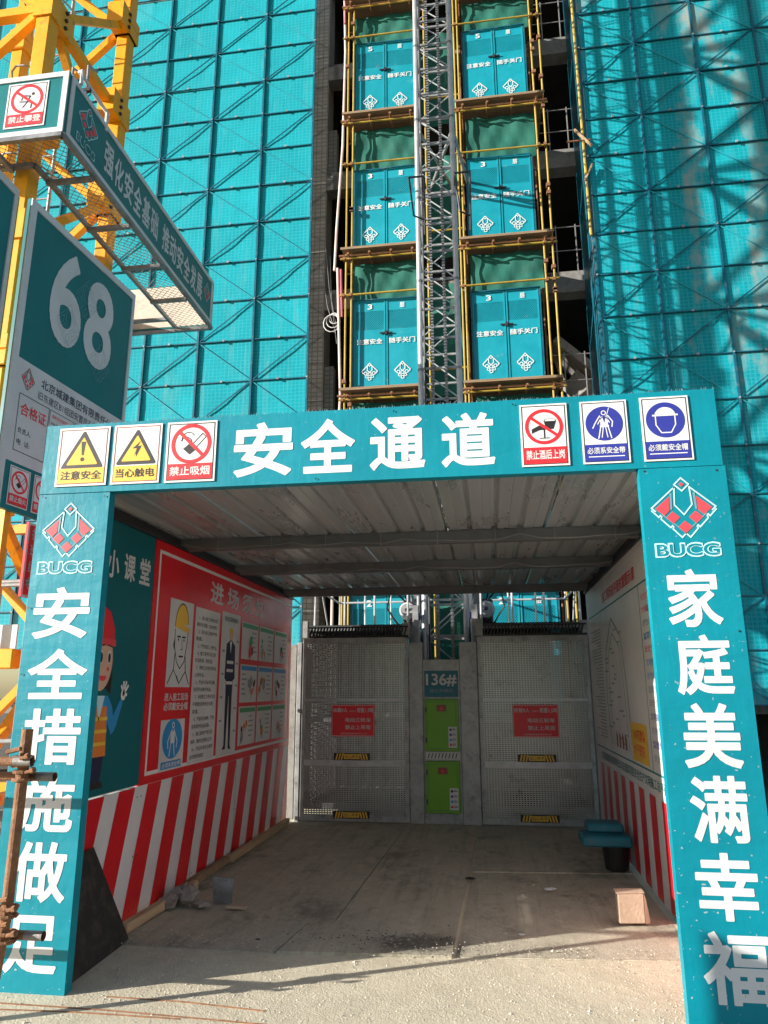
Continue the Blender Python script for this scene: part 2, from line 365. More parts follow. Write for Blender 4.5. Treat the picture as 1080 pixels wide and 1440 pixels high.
def empty(name, label, cat, loc=(0, 0, 0), rz=0.0, group=None):
    o = bpy.data.objects.new(name, None); COL.objects.link(o)
    o.empty_display_size = 0.2; o.location = loc; o.rotation_euler = (0, 0, rz)
    o['label'] = label; o['category'] = cat
    if group: o['group'] = group
    return o
def tag(o, label, cat, group=None, kind=None):
    o['label'] = label; o['category'] = cat
    if group: o['group'] = group
    if kind: o['kind'] = kind
    return o
def structure(o, label=None):
    o['kind'] = 'structure'
    if label: o['label'] = label
    return o
def box_part(name, x0, x1, y0, y1, z0, z1, mt, parent, bev=0.0):
    b = MB(); b.box(x0, x1, y0, y1, z0, z1, mt, bev); return b.build(name, parent)
def link_copy(o, parent=None, loc=None):
    c = o.copy(); COL.objects.link(c); c.parent = parent
    if loc is not None: c.location = loc
    return c
def copy_tree(o, parent=None, loc=None):
    kids = list(o.children)
    c = link_copy(o, parent, loc)
    for k in kids: copy_tree(k, c)
    return c

_tc = {}; _base = {}
def text_geo(s, bold, res):
    """glyph outlines filled flat; bold adds a stroke along every outline edge (font offset breaks CJK glyphs)"""
    key = (s, bold, res)
    if key in _tc: return _tc[key]
    cu = bpy.data.curves.new('lettering', 'FONT'); cu.body = s; cu.size = 1; cu.resolution_u = res
    cu.align_x = 'LEFT'; cu.space_line = 1.15
    ob = bpy.data.objects.new('lettering', cu); COL.objects.link(ob)
    dg = bpy.context.evaluated_depsgraph_get(); dg.update()
    me = ob.evaluated_get(dg).to_mesh()
    vs = [(v.co.x, v.co.y) for v in me.vertices]; fs = [tuple(p.vertices) for p in me.polygons]
    ob.evaluated_get(dg).to_mesh_clear()
    bpy.data.objects.remove(ob); bpy.data.curves.remove(cu)
    _base[key] = len(vs) if bold > 0 else 10 ** 9
    if bold > 0:
        cnt = {}
        for p in fs:
            for i in range(len(p)):
                e = (p[i - 1], p[i]); k_ = (min(e), max(e)); cnt[k_] = cnt.get(k_, 0) + 1
        for (i, j), c_ in list(cnt.items()):
            if c_ != 1: continue
            a = Vector(vs[i]); c = Vector(vs[j]); d = c - a
            if d.length < 1e-5: continue
            d.normalize(); w = bold * .8; nn = Vector((-d.y, d.x)) * w; e = d * w * .7
            k0 = len(vs); vs += [tuple(a - e + nn), tuple(c + e + nn), tuple(c + e - nn), tuple(a - e - nn)]; fs.append((k0, k0 + 1, k0 + 2, k0 + 3))
    if not vs: vs = [(0, 0), (1, 0), (0, 1)]; fs = [(0, 1, 2)]
    x0 = min(v[0] for v in vs); x1 = max(v[0] for v in vs); y0 = min(v[1] for v in vs); y1 = max(v[1] for v in vs)
    _tc[key] = (vs, fs, x0, x1, y0, y1); return _tc[key]

def text_into(mb, s, x0, x1, z0, z1, mt, y=-0.004, bold=0.0, res=3, keep=False, slant=0.0):
    vs, fs, a0, a1, b0, b1 = text_geo(s, bold, res)
    sx = (x1 - x0) / max(a1 - a0, 1e-6); sz = (z1 - z0) / max(b1 - b0, 1e-6)
    if keep: sx = sz = min(sx, sz)
    cx = (x0 + x1) / 2; cz = (z0 + z1) / 2
    nv0 = _base.get((s, bold, res), 10 ** 9)
    pts = [(cx + (p[0] - (a0 + a1) / 2) * sx + slant * (p[1] - b0) * sz, y - (0 if i < nv0 else .00005 + (((i - nv0) // 4) % 45) * .00002), cz + (p[1] - (b0 + b1) / 2) * sz) for i, p in enumerate(vs)]
    # make faces look towards -y
    ff = []
    for f in fs:
        a = sum(pts[f[i]][0] * pts[f[(i + 1) % len(f)]][2] - pts[f[(i + 1) % len(f)]][0] * pts[f[i]][2] for i in range(len(f)))
        ff.append(f if a > 0 else f[::-1])
    mb.add(pts, ff, mt)
def text(s, parent, x0, x1, z0, z1, mt, y=-0.004, bold=0.0, res=3, name='lettering', keep=False):
    b = MB(); text_into(b, s, x0, x1, z0, z1, mt, y, bold, res, keep); return b.build(name, parent)

def logo_into(b, cx, cz, w, h, y, line, red, lw=0.05, fill=None):
    """nested V emblem under a small diamond, in a box w x h centred on cx, cz"""
    ux = w / 4.6; uz = h / 4.6
    def P(x, z): return (cx + x * ux, cz + (1.85 - z) * uz)
    LW = lw * w / 2.2
    b.line([P(0, -.45), P(.5, .05), P(0, .55), P(-.5, .05)], LW, y, line, True)
    if fill: b.poly([P(0, -.12), P(.18, .05), P(0, .22), P(-.18, .05)], y - .0004, red)
    b.line([P(-.52, .25), P(-.6, 1.6), P(0, 2.35), P(.6, 1.6), P(.52, .25)], LW, y, line)
    b.line([P(-.52, .25), P(-2.2, 1.8), P(-1.95, 2.05)], LW, y, line)
    b.line([P(.52, .25), P(2.2, 1.8), P(1.95, 2.05)], LW, y, line)
    for sx in (-1, 1):
        b.line([P(sx * 2.2, 2.0), P(sx * 1.75, 2.5), P(sx * 1.62, 2.35)], LW, y, line)
        b.line([P(sx * 1.55, 2.45), P(sx * 1.6, 2.65), P(sx * 1.0, 3.3), P(sx * .85, 3.15)], LW, y, line)
        b.line([P(sx * .8, 3.25), P(sx * .85, 3.4), P(sx * .28, 4.05), P(0, 3.75)], LW, y, line)
        q = red if fill else None
        if fill:
            b.poly([P(sx * .92, .95), P(sx * .98, 2.02), P(sx * 1.35, 2.38), P(sx * 1.95, 1.86)], y, red)
            b.poly([P(sx * .78, 2.08), P(sx * 1.25, 2.55), P(sx * .78, 3.02), P(sx * .31, 2.55)], y, red)
            b.line([P(sx * .8, .75), P(sx * .85, 1.9)], LW * 1.4, y + .0003, fill); b.line([P(sx * 1.5, 2.3), P(sx * 0.1, 3.6)], LW * .8, y + .0003, fill)
        else:
            b.line([P(sx * .95, 1.05), P(sx * 1.05, 1.9), P(sx * 1.35, 2.2), P(sx * 1.8, 1.8)], LW, y, line, True)
            b.line([P(sx * .78, 2.0), P(sx * 1.18, 2.5), P(sx * .78, 3.0), P(sx * .38, 2.5)], LW, y, line, True)
    if fill: b.poly([P(0, 2.8), P(.48, 3.28), P(0, 3.76), P(-.48, 3.28)], y, red)
    else: b.line([P(0, 2.8), P(.42, 3.3), P(0, 3.78), P(-.42, 3.3)], LW, y, line, True)

# ------------------------------------------------------------------ ground
g = MB()
g.add([(-150, -150, 0), (150, -150, 0), (150, 150, 0), (-150, 150, 0)], [(0, 1, 2, 3)], M['soil'])
ground = structure(g.build('ground'), 'packed brown soil of the site around the paved apron')
g = MB(); v = []; rr = random.Random(8); n = 48
for k in range(n):
    t = 2 * math.pi * k / n; e = rr.uniform(-.25, .25)
    v.append((-.6 + (5.2 + e) * (1 if math.cos(t) > 0 else -1) * abs(math.cos(t)) ** .5, 1.6 + (5.6 + e) * (1 if math.sin(t) > 0 else -1) * abs(math.sin(t)) ** .5, .004))
g.add(v, [tuple(range(n))], M['ground'])
apron = structure(g.build('pavement'), 'pale dusty concrete apron covered with grit')
floor = bpy.data.objects.new('floor', None); COL.objects.link(floor); floor['kind'] = 'structure'
floor['label'] = 'worn concrete slabs under the passage roof'
def slab(pts, z):
    b = MB(); n = len(pts)
    v = [(x, y, 0.002) for x, y in pts] + [(x, y, z) for x, y in pts]
    b.add(v, [tuple(range(n, 2 * n))] + [(i, (i + 1) % n, n + (i + 1) % n, n + i) for i in range(n)], M['slab'])
    return b.build('floor_slab', floor)
slab([(-1.375, 0.77), (-0.29, 0.83), (-0.235, 3.0), (-0.21, 5.28), (-1.03, 5.28), (-1.09, 3.0), (-1.13, 1.40), (-1.30, 1.36)], 0.022)
slab([(-2.52, 0.80), (-1.395, 0.775), (-1.33, 1.38), (-1.15, 1.42), (-1.11, 3.0), (-1.05, 5.28), (-2.52, 5.28)], 0.010)
slab([(-0.265, 0.86), (1.20, 0.98), (1.20, 3.1), (-0.215, 3.0)], 0.0068)
slab([(-0.213, 3.02), (1.20, 3.12), (1.20, 5.28), (-0.19, 5.28)], 0.013)

# grit scattered over the ground
gb = MB(); rnd = random.Random(3)
for i in range(11000):
    if i < 9400:
        x = rnd.uniform(-2.9, 2.4); y = rnd.uniform(-.9, 1.1)
        if rnd.random() < .4 and math.sin(x * 3.1) + math.sin(y * 5 + x) < .2: continue
    else:
        x = rnd.uniform(-2.5, 1.2); y = rnd.uniform(0.9, 5.2)
    if -2.5 < x < 1.2 and .7 < y < 5.3: z = 0.018
    else: z = 0.004
    if i >= 9400 and rnd.random() < .72: continue
    r = rnd.choice((.0025, .003, .003, .004, .004, .005, .007)) * (1 if rnd.random() < .97 else 1.9)
    v = [(x + r * rnd.uniform(.7, 1.4), y, z), (x, y + r * rnd.uniform(.7, 1.4), z), (x - r * rnd.uniform(.7, 1.4), y, z), (x, y - r, z), (x + r * .2, y, z + r * rnd.uniform(.5, 1.0))]
    gb.add(v, [(0, 1, 4), (1, 2, 4), (2, 3, 4), (3, 0, 4)], M['pebble'])
go = gb.build('gravel'); tag(go, 'loose grit and small stones scattered over the pale ground', 'gravel', kind='stuff')

# ------------------------------------------------------------------ portal
XLo, XLi, XRi, XRo, ZT, ZB = -2.815, -2.334, 0.888, 1.347, 3.29, 2.827
portal = empty('entrance_portal', 'teal banner-clad entrance portal with big white characters over the passage', 'portal', (0, 0, 0))
def panel(name, x0, x1, z0, z1, y0=0.0, y1=0.07, mt='teal'):
    # cloth stretched on a frame: front subdivided with a gentle slack
    nx = max(2, int((x1 - x0) / .12)); nz = max(2, int((z1 - z0) / .12)); v = []; f = []; rr = random.Random(len(name) + int(x0 * 10))
    for j in range(nz + 1):
        for i in range(nx + 1):
            e = min(i, nx - i, j, nz - j)
            v.append((x0 + (x1 - x0) * i / nx, y0 + (0 if e == 0 else rr.uniform(0, .0015)), z0 + (z1 - z0) * j / nz))
    for j in range(nz):
        for i in range(nx):
            a = j * (nx + 1) + i; f.append((a, a + 1, a + nx + 2, a + nx + 1))
    b = MB(); b.add(v, f, M[mt])
    b.add([(x0, y0, z0), (x1, y0, z0), (x1, y1, z0), (x0, y1, z0), (x0, y0, z1), (x1, y0, z1), (x1, y1, z1), (x0, y1, z1)],
          [(3, 2, 1, 0), (4, 5, 6, 7), (1, 2, 6, 5), (2, 3, 7, 6), (3, 0, 4, 7)], M[mt])
    return b.build(name, portal, smooth=False)
header = panel('header_panel', XLo, XRo, ZB + 0.001, ZT)
col_l = panel('column_panel', XLo, XLi, 0.0, ZB - 0.004); col_l['label'] = 'left column panel reading down from the emblem'
col_r = panel('column_panel', XRi, XRo + 0.01, 0.0, ZB - 0.004, -0.004, 0.066); col_r['label'] = 'right column panel lettered with a family wish'
hb = MB()
for i in range(9):   # stapled hem along the top and screws
    pass
for x, z in ((XLo + .03, ZB - .02), (XLi - .03, ZB - .03), (XLo + .02, 2.1), (XLo + .02, 1.7), (XLo + .02, 1.0), (XRi + .03, ZB - .02), (XRo - .04, ZB - .03), (XRo - .02, 1.9), (-.52, 3.26), (-1.0, 2.85), (0.2, 3.26)):
    hb.disc(x, z, .006, -0.0075, M['black_print'], n=8)
ob = hb.build('screw', portal); ob['kind'] = 'stuff'
# frayed cloth edge on the top of the header
fe = MB(); rr = random.Random(5)
for i in range(420):
    x = rr.uniform(XLo, XRo); h = rr.uniform(.004, .02); w = rr.uniform(.002, .007)
    fe.add([(x, .002, ZT - .003), (x + w, .004, ZT - .003), (x + w * rr.uniform(-.5, 1.5), rr.uniform(-.006, .01), ZT + h)], [(0, 1, 2)], M['logo_line'])
ob = fe.build('frayed_hem', portal); ob['kind'] = 'stuff'
for ch, x0, x1, z0, z1 in (('安', -1.53, -1.15, 2.88, 3.235), ('全', -1.10, -.76, 2.885, 3.235), ('通', -.67, -.33, 2.885, 3.225), ('道', -.235, .085, 2.885, 3.225)):
    text(ch, portal, x0, x1, z0, z1, M['white_vinyl'], -0.0009, .035, 5, 'character')
for i, (ch, x0, x1, z0, z1) in enumerate((('安', -2.765, -2.395, 1.91, 2.225), ('全', -2.76, -2.375, 1.555, 1.85), ('措', -2.745, -2.38, 1.185, 1.50), ('施', -2.725, -2.38, .82, 1.12),
        ('做', -2.72, -2.385, .455, .77), ('足', -2.72, -2.395, .10, .39))):
    text(ch, portal, x0, x1, z0, z1, M['white_vinyl'], -0.0009, .031, 5, 'character')
for ch, x0, x1, z0, z1 in (('家', .975, 1.255, 1.925, 2.24), ('庭', .985, 1.275, 1.57, 1.885), ('美', .985, 1.275, 1.205, 1.53), ('满', .99, 1.27, .85, 1.17),
        ('幸', .98, 1.275, .495, .805), ('福', .975, 1.29, .13, .45)):
    text(ch, portal, x0, x1, z0, z1, M['white_vinyl'], -0.0049, .031, 5, 'character')
for cx, y in ((-2.59, -.0018), (1.11, -.0058)):
    b = MB(); logo_into(b, cx, 2.585, .36, .35, y, M['logo_line'], M['logo_red'], .05, M['logo_shade']); b.build('emblem', portal)
    b = MB()
    w = .185 if cx < 0 else .175
    text_into(b, 'BUCG', cx - w, cx + w, 2.305, 2.39, M['logo_line'], y, .085, 4)
    text_into(b, 'BUCG', cx - w + .010, cx + w - .010, 2.314, 2.381, M['teal'], y - .0012, .02, 4)
    b.build('lettering', portal)

def tri(b, cx, cz, s, y, m1, m2, t=.16):
    h = s * .87
    def rtri(k, mt, yy, r):
        P = [(-s / 2 * k, -h / 2 + (1 - k) * h * .33), (s / 2 * k, -h / 2 + (1 - k) * h * .33), (0, h / 2 - (1 - k) * h * .67)]
        pts = []
        for i in range(3):
            a = Vector(P[i]); pv = (Vector(P[i - 1]) - a).normalized(); nx_ = (Vector(P[(i + 1) % 3]) - a).normalized()
            pts += [a + pv * r, a + (pv + nx_) * r * .35, a + nx_ * r]
        b.poly([(cx + p.x, cz + p.y) for p in pts], yy, mt)
    rtri(1, m1, y, s * .06); rtri(.72, m2, y - .0008, s * .03)

def sign(parent, x0, x1, z0, z1, kind, txt, label, y=-0.004, name='safety_sign'):
    """white plate with pictogram and caption band"""
    w = x1 - x0; h = z1 - z0; cx = (x0 + x1) / 2
    b = MB(); b.box(x0, x1, y - .004, y, z0, z1, M['white'])
    root = b.build(name, parent); root['label'] = label
    yy = y - .0052
    pal = {'warn': ('yellow_print', 'black_print'), 'ban': ('red_print', 'white'), 'must': ('blue_print', 'white')}[kind.split('_')[0]]
    b = MB()
    e = w * .055; zb = z0 + h * .30
    b.frame(x0 + e * .7, x1 - e * .7, z0 + e * .7, z1 - e * .7, w * .018, yy, M['black_print'] if kind.startswith('ban') or kind.startswith('must') else M['brown_print'])
    b.rect(x0 + e, x1 - e, z0 + e, zb, yy - .0006, M[pal[0]])
    b.build('caption_band', root)
    text(txt, root, x0 + w * .10, x1 - w * .10, z0 + h * (.105 if not kind.startswith('must') else .15), z0 + h * .255, M['black_print'] if kind.startswith('warn') else M['white'], yy - .0014, .025, 3)
    if kind.startswith('must'):
        b = MB(); b.rect(x0 + w * .12, x1 - w * .12, z0 + h * .1, z0 + h * .115, yy - .0014, M['white']); b.build('rule', root)
    b = MB(); cz = (zb + z1 - e) / 2; r = w * .40; Y = yy
    if kind.startswith('warn'):
        tri(b, cx, cz, w * .86, Y, M['black_print'], M['yellow_print'])
        if kind == 'warn_a':
            b.poly([(cx - w * .045, cz + w * .14), (cx + w * .045, cz + w * .14), (cx + w * .02, cz - w * .12), (cx - w * .02, cz - w * .12)], Y - .0016, M['black_print'])
            b.disc(cx, cz - w * .2, w * .04, Y - .0016, M['black_print'], n=14)
        else:
            k = w * .9
            b.poly([(cx + .09 * k, cz + .12 * k), (cx - .10 * k, cz - .05 * k), (cx - .0 * k, cz - .05 * k), (cx - .05 * k, cz - .22 * k), (cx - .02 * k, cz - .16 * k), (cx + .0 * k, cz - .24 * k), (cx + .11 * k, cz + .01 * k), (cx + .02 * k, cz + .0 * k)], Y - .0016, M['black_print'])
    elif kind.startswith('ban'):
        k = w
        if kind == 'ban_smoke':
            b.poly([(cx - .16 * k, cz - .10 * k), (cx - .02 * k, cz - .22 * k), (cx + .10 * k, cz - .12 * k), (cx - .04 * k, cz - .0 * k)], Y, M['black_print'])
            b.line([(cx + .02 * k, cz - .02 * k), (cx + .22 * k, cz + .20 * k), (cx + .29 * k, cz + .13 * k), (cx + .10 * k, cz - .08 * k)], .016 * k, Y, M['black_print'], True)
            b.ring(cx - .06 * k, cz + .10 * k, .14 * k, .016 * k, Y, M['black_print'], 14, 30, 200)
            b.ring(cx - .10 * k, cz + .02 * k, .12 * k, .016 * k, Y, M['black_print'], 14, 10, 160)
        elif kind == 'ban_drink':
            b.poly([(cx - .26 * k, cz - .05 * k), (cx - .10 * k, cz + .03 * k), (cx + .12 * k, cz + .03 * k), (cx + .12 * k, cz - .06 * k), (cx - .1 * k, cz - .08 * k), (cx - .26 * k, cz - .15 * k)], Y, M['black_print'])
            b.poly([(cx + .0 * k, cz + .12 * k), (cx + .26 * k, cz + .12 * k), (cx + .20 * k, cz - .06 * k), (cx + .05 * k, cz - .06 * k)], Y - .0003, M['black_print'])
            b.ring(cx + .13 * k, cz + .13 * k, .13 * k, .014 * k, Y - .0003, M['black_print'], 18, 0, 360, .05 * k)
            b.rect(cx - .01 * k, cx + .02 * k, cz - .26 * k, cz - .05 * k, Y, M['black_print']); b.rect(cx - .1 * k, cx + .11 * k, cz - .27 * k, cz - .25 * k, Y, M['black_print'])
        elif kind == 'ban_climb':
            b.disc(cx + .14 * k, cz + .13 * k, .04 * k, Y, M['black_print'], n=12)
            b.line([(cx - .1 * k, cz + .1 * k), (cx + .08 * k, cz + .07 * k), (cx + .02 * k, cz - .06 * k), (cx + .13 * k, cz - .12 * k), (cx + .12 * k, cz - .25 * k)], .035 * k, Y, M['black_print'])
            b.line([(cx - .1 * k, cz + .1 * k), (cx - .13 * k, cz - .02 * k)], .03 * k, Y, M['black_print'])
            b.line([(cx - .17 * k, cz - .06 * k), (cx + .02 * k, cz - .08 * k), (cx - .08 * k, cz - .22 * k)], .03 * k, Y, M['black_print'])
        else:
            b.disc(cx, cz + .17 * k, .05 * k, Y, M['black_print'], n=12)
            b.poly([(cx - .1 * k, cz + .1 * k), (cx + .1 * k, cz + .1 * k), (cx + .06 * k, cz - .25 * k), (cx - .06 * k, cz - .25 * k)], Y, M['black_print'])
        b.ring(cx, cz, r, r * .18, Y - .0008, M['red_print'], 36)
        a = R(-38 if kind == 'ban_drink' or kind == 'ban_climb' else -45); q = r * .9
        b.line([(cx - math.cos(a) * q, cz - math.sin(a) * q), (cx + math.cos(a) * q, cz + math.sin(a) * q)], r * .16, Y - .0012, M['red_print'])
    else:
        b.disc(cx, cz, r, Y, M['blue_print'], n=40)
        k = r; W = M['white']; Y2 = Y - .0008
        if kind == 'must_harness':
            b.ring(cx, cz + .62 * k, .14 * k, .05 * k, Y2, W, 16)
            b.line([(cx - .22 * k, cz + .45 * k), (cx - .5 * k, cz + .0 * k), (cx - .62 * k, cz - .25 * k)], .06 * k, Y2, W)
            b.line([(cx - .10 * k, cz + .40 * k), (cx - .34 * k, cz - .02 * k)], .05 * k, Y2, W)
            b.line([(cx + .22 * k, cz + .45 * k), (cx + .45 * k, cz + .1 * k), (cx + .40 * k, cz - .2 * k)], .06 * k, Y2, W)
            b.line([(cx + .1 * k, cz + .42 * k), (cx + .28 * k, cz + .05 * k)], .05 * k, Y2, W)
            b.poly([(cx - .2 * k, cz + .4 * k), (cx - .1 * k, cz + .4 * k), (cx + .02 * k, cz + .0 * k), (cx + .1 * k, cz + .4 * k), (cx + .2 * k, cz + .4 * k), (cx + .2 * k, cz - .12 * k), (cx - .2 * k, cz - .12 * k)], Y2, W)
            b.rect(cx - .24 * k, cx + .24 * k, cz - .22 * k, cz - .1 * k, Y2 - .0004, W)
            b.line([(cx - .2 * k, cz - .2 * k), (cx - .34 * k, cz - .85 * k)], .06 * k, Y2, W); b.line([(cx - .06 * k, cz - .2 * k), (cx - .16 * k, cz - .8 * k)], .05 * k, Y2, W)
            b.line([(cx + .2 * k, cz - .2 * k), (cx + .34 * k, cz - .85 * k)], .06 * k, Y2, W); b.line([(cx + .06 * k, cz - .2 * k), (cx + .14 * k, cz - .8 * k)], .05 * k, Y2, W)
            b.line([(cx + .1 * k, cz + .3 * k), (cx + .3 * k, cz + .9 * k)], .035 * k, Y2, W)
        else:
            b.disc(cx, cz + .30 * k, .52 * k, Y2, W, .42 * k, 24, 0, 180)
            b.rect(cx - .66 * k, cx + .66 * k, cz + .22 * k, cz + .31 * k, Y2 - .0004, W)
            b.line([(cx - .5 * k, cz + .26 * k), (cx - .5 * k, cz - .28 * k), (cx - .25 * k, cz - .72 * k), (cx + .25 * k, cz - .72 * k), (cx + .5 * k, cz - .28 * k), (cx + .5 * k, cz + .26 * k)], .06 * k, Y2, W)
            b.ring(cx, cz + .18 * k, .6 * k, .05 * k, Y2 - .0008, M['blue_print'], 20, 30, 150)
    b.build('pictogram', root)
    return root
sign(portal, -2.715, -2.365, 2.87, 3.265, 'warn_a', '注意安全', 'yellow warning sign with an exclamation mark')
sign(portal, -2.335, -2.01, 2.87, 3.265, 'warn_b', '当心触电', 'yellow warning sign with a lightning bolt')
sign(portal, -1.975, -1.645, 2.865, 3.265, 'ban_smoke', '禁止吸烟', 'red no smoking sign')
sign(portal, .235, .51, 2.865, 3.25, 'ban_drink', '禁止酒后上岗', 'red sign with a crossed-out glass')
sign(portal, .585, .85, 2.865, 3.25, 'must_harness', '必须系安全带', 'blue sign with a harnessed figure')
sign(portal, .925, 1.195, 2.865, 3.255, 'must_helmet', '必须戴安全帽', 'blue sign with a helmeted head')

# ------------------------------------------------------------------ left passage wall (local x = world Y, faces +X)
ZW = 2.77
wl_ = empty('passage_wall', 'left passage wall with teal mural, red notice board and slanted red and white stripes', 'wall', (-2.57, 0, 0), R(90))
W0, W1 = 0.09, 5.26
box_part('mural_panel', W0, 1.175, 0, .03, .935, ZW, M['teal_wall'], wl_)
box_part('notice_board', 1.178, W1, -.004, .03, .925, ZW, M['red_vinyl'], wl_)
box_part('stripe_panel', W0, W1, .002, .03, .03, .922, M['white_wall'], wl_)
b = MB()
p0 = 0.46 - .435 * 2
k = 0
while True:
    xt = p0 + k * .4355; k += 1
    if xt - .25 > W1: break
    wdt = .235; zt, zb = .92, .034; sl = .27
    pts = [(xt, zt), (xt + wdt, zt), (xt + wdt - sl, zb), (xt - sl, zb)]
    # clip to the panel
    def clip(poly, xmin, xmax):
        for s_, lim in ((1, xmin), (-1, xmax)):
            out = []
            for i in range(len(poly)):
                a, c = poly[i - 1], poly[i]
                ia, ic = s_ * a[0] >= s_ * lim, s_ * c[0] >= s_ * lim
                if ia != ic:
                    t = (lim - a[0]) / (c[0] - a[0]); out.append((lim, a[1] + t * (c[1] - a[1])))
                if ic: out.append(c)
            poly = out
            if not poly: return []
        return poly
    pts = clip(pts, W0 + .002, W1 - .002)
    if len(pts) >= 3:
        sb = MB(); sb.poly(pts, -.0005, M['red_vinyl']); sb.build('red_stripe', wl_)
# white line round the notice board
b = MB(); b.frame(1.25, 5.20, .985, 2.70, .028, -.006, M['white']); b.build('border_line', wl_)
# title characters on the boards
for i, ch in enumerate('小课堂'):
    text(ch, wl_, .46 + .24 * i, .63 + .24 * i, 2.365 + .008 * i, 2.56 + .01 * i, M['white_dim'], -.002, .03, 3, 'character')
for i, ch in enumerate('进场须知'):
    text(ch, wl_, 2.36 + .45 * i, 2.70 + .45 * i, 2.405, 2.61, M['white_dim'], -.006, .03, 3, 'character')
def poster(name, x0, x1, z0, z1, label=None, mt='white_dim', y=-.006):
    b = MB(); b.box(x0, x1, y - .002, y, z0, z1, M[mt]); o = b.build(name, wl_)
    if label: o['label'] = label
    return o
YP = -.0095
po = poster('poster', 1.50, 1.98, 1.63, 2.345, 'poster with a line-drawn head in a yellow helmet')
b = MB(); cx, cz = 1.75, 2.02; K = M['black_print']
b.disc(cx, cz + .10, .135, YP, M['yellow_print'], .20, 20, 10, 180); b.poly([(cx - .15, cz + .10), (cx + .16, cz + .06), (cx + .16, cz + .10), (cx - .10, cz + .15)], YP - .0004, M['yellow_print'])
b.ring(cx, cz + .10, .14, .008, YP - .0006, K, 20, 10, 180, .205)
b.line([(cx - .13, cz + .08), (cx - .125, cz - .06), (cx - .07, cz - .19), (cx + .0, cz - .24), (cx + .08, cz - .18), (cx + .12, cz - .04), (cx + .13, cz + .06)], .01, YP, K)
for sx in (-1, 1):
    b.line([(cx + sx * .05 - .03, cz + .02), (cx + sx * .05 + .03, cz + .022)], .014, YP, K); b.disc(cx + sx * .055, cz - .005, .012, YP, K, n=8)
b.line([(cx + .01, cz + .0), (cx + .03, cz - .08), (cx - .0, cz - .085)], .008, YP, K); b.line([(cx - .03, cz - .14), (cx + .05, cz - .14)], .013, YP, K)
b.line([(cx - .11, cz - .12), (cx - .12, cz - .25), (cx - .22, cz - .36)], .012, YP, K); b.line([(cx + .1, cz - .14), (cx + .12, cz - .26), (cx + .2, cz - .36)], .012, YP, K)
b.line([(cx - .12, cz - .25), (cx, cz - .36), (cx + .12, cz - .26)], .01, YP, K); b.line([(cx, cz - .36), (cx - .05, cz - .3)], .01, YP, K)
b.poly([(cx - .135, cz + .0), (cx - .155, cz - .05), (cx - .13, cz - .1), (cx - .12, cz - .04)], YP, K)
b.build('portrait', po)
text('进入施工现场\n必须戴安全帽', wl_, 1.50, 1.97, 1.445, 1.585, M['white_dim'], -.006, .025, 2, 'caption')
po = poster('poster', 1.47, 1.93, .985, 1.375, 'poster with a blue harness pictogram')
b = MB(); cx, cz = 1.70, 1.225
b.disc(cx, cz, .19, YP, M['lightblue_print'], .155, 30)
for s_ in (-1, 1):
    b.line([(cx + s_ * .02, cz + .07), (cx + s_ * .09, cz - .02), (cx + s_ * .08, cz - .07)], .012, YP - .0006, M['white']); b.line([(cx + s_ * .025, cz - .03), (cx + s_ * .05, cz - .13)], .012, YP - .0006, M['white'])
b.rect(cx - .04, cx + .04, cz - .035, cz + .06, YP - .0006, M['white']); b.ring(cx, cz + .105, .025, .01, YP - .0006, M['white'], 12)
b.rect(cx - .19, cx + .19, 1.0, 1.055, YP, M['lightblue_print']); b.build('pictogram', po)
text('必须系安全带', po, cx - .17, cx + .17, 1.008, 1.047, M['white'], YP - .001, .02, 2)
po = poster('poster', 2.03, 2.63, .995, 2.33, 'tall poster filled with printed rules')
rules = ['1、进入施工现场必须', '戴好安全帽，扣好帽带。', '2、进入施工现场严禁', '吸烟。', '3、严禁酒后上岗作业。', '4、施工现场行走注意', '安全防滑、防坠落。', '5、特种工人员必须持证',
         '上岗作业。', '6、作业人员必须正确', '使用劳动防护用品。', '7、未经施工负责人批准', '不得擅自拆除安全设施', '装置。', '8、严禁高空抛物、严禁', '违章操作机械设备。', '9、施工现场严禁打闹', '奔跑、做好安全警戒工作。', '10、作业人员应当遵守', '各项管理规定。']
b = MB()
for i, s_ in enumerate(rules):
    z = 2.26 - i * .063; w = min(.5, .047 * len(s_)); ind = .04 if s_[0].isdigit() else 0
    text_into(b, s_, 2.07 + ind, 2.07 + ind + w * (1 - ind), z - .036, z, M['black_print'], YP, .0, 1)
b.build('lettering', po)
po = poster('poster', 2.69, 3.22, .995, 2.36, 'tall poster of a standing worker in dark uniform')
text('安全保障着装', po, 2.76, 3.14, 2.27, 2.32, M['navy_print'], YP, .01, 1)
b = MB(); cx = 2.96; Nn = M['navy_print']
b.disc(cx, 2.14, .05, YP, M['skin'], .055, 16); b.disc(cx, 2.165, .058, YP - .0005, M['yellow_print'], .05, 14, 0, 180)
b.poly([(cx - .12, 2.05), (cx - .03, 2.09), (cx + .03, 2.09), (cx + .13, 2.04), (cx + .15, 1.72), (cx + .10, 1.70), (cx + .09, 1.55), (cx - .09, 1.55), (cx - .1, 1.70), (cx - .14, 1.72)], YP, Nn)
b.poly([(cx - .03, 2.08), (cx + .03, 2.08), (cx + .0, 1.96)], YP - .0006, M['white'])
for z in (1.86, 1.78): b.rect(cx - .09, cx + .09, z, z + .03, YP - .0006, M['white_dim'])
b.rect(cx - .09, cx + .09, 1.66, 1.69, YP - .0006, M['white'])
b.poly([(cx - .09, 1.55), (cx - .005, 1.55), (cx - .03, 1.08), (cx - .08, 1.08)], YP, Nn); b.poly([(cx + .005, 1.55), (cx + .09, 1.55), (cx + .09, 1.08), (cx + .04, 1.08)], YP, Nn)
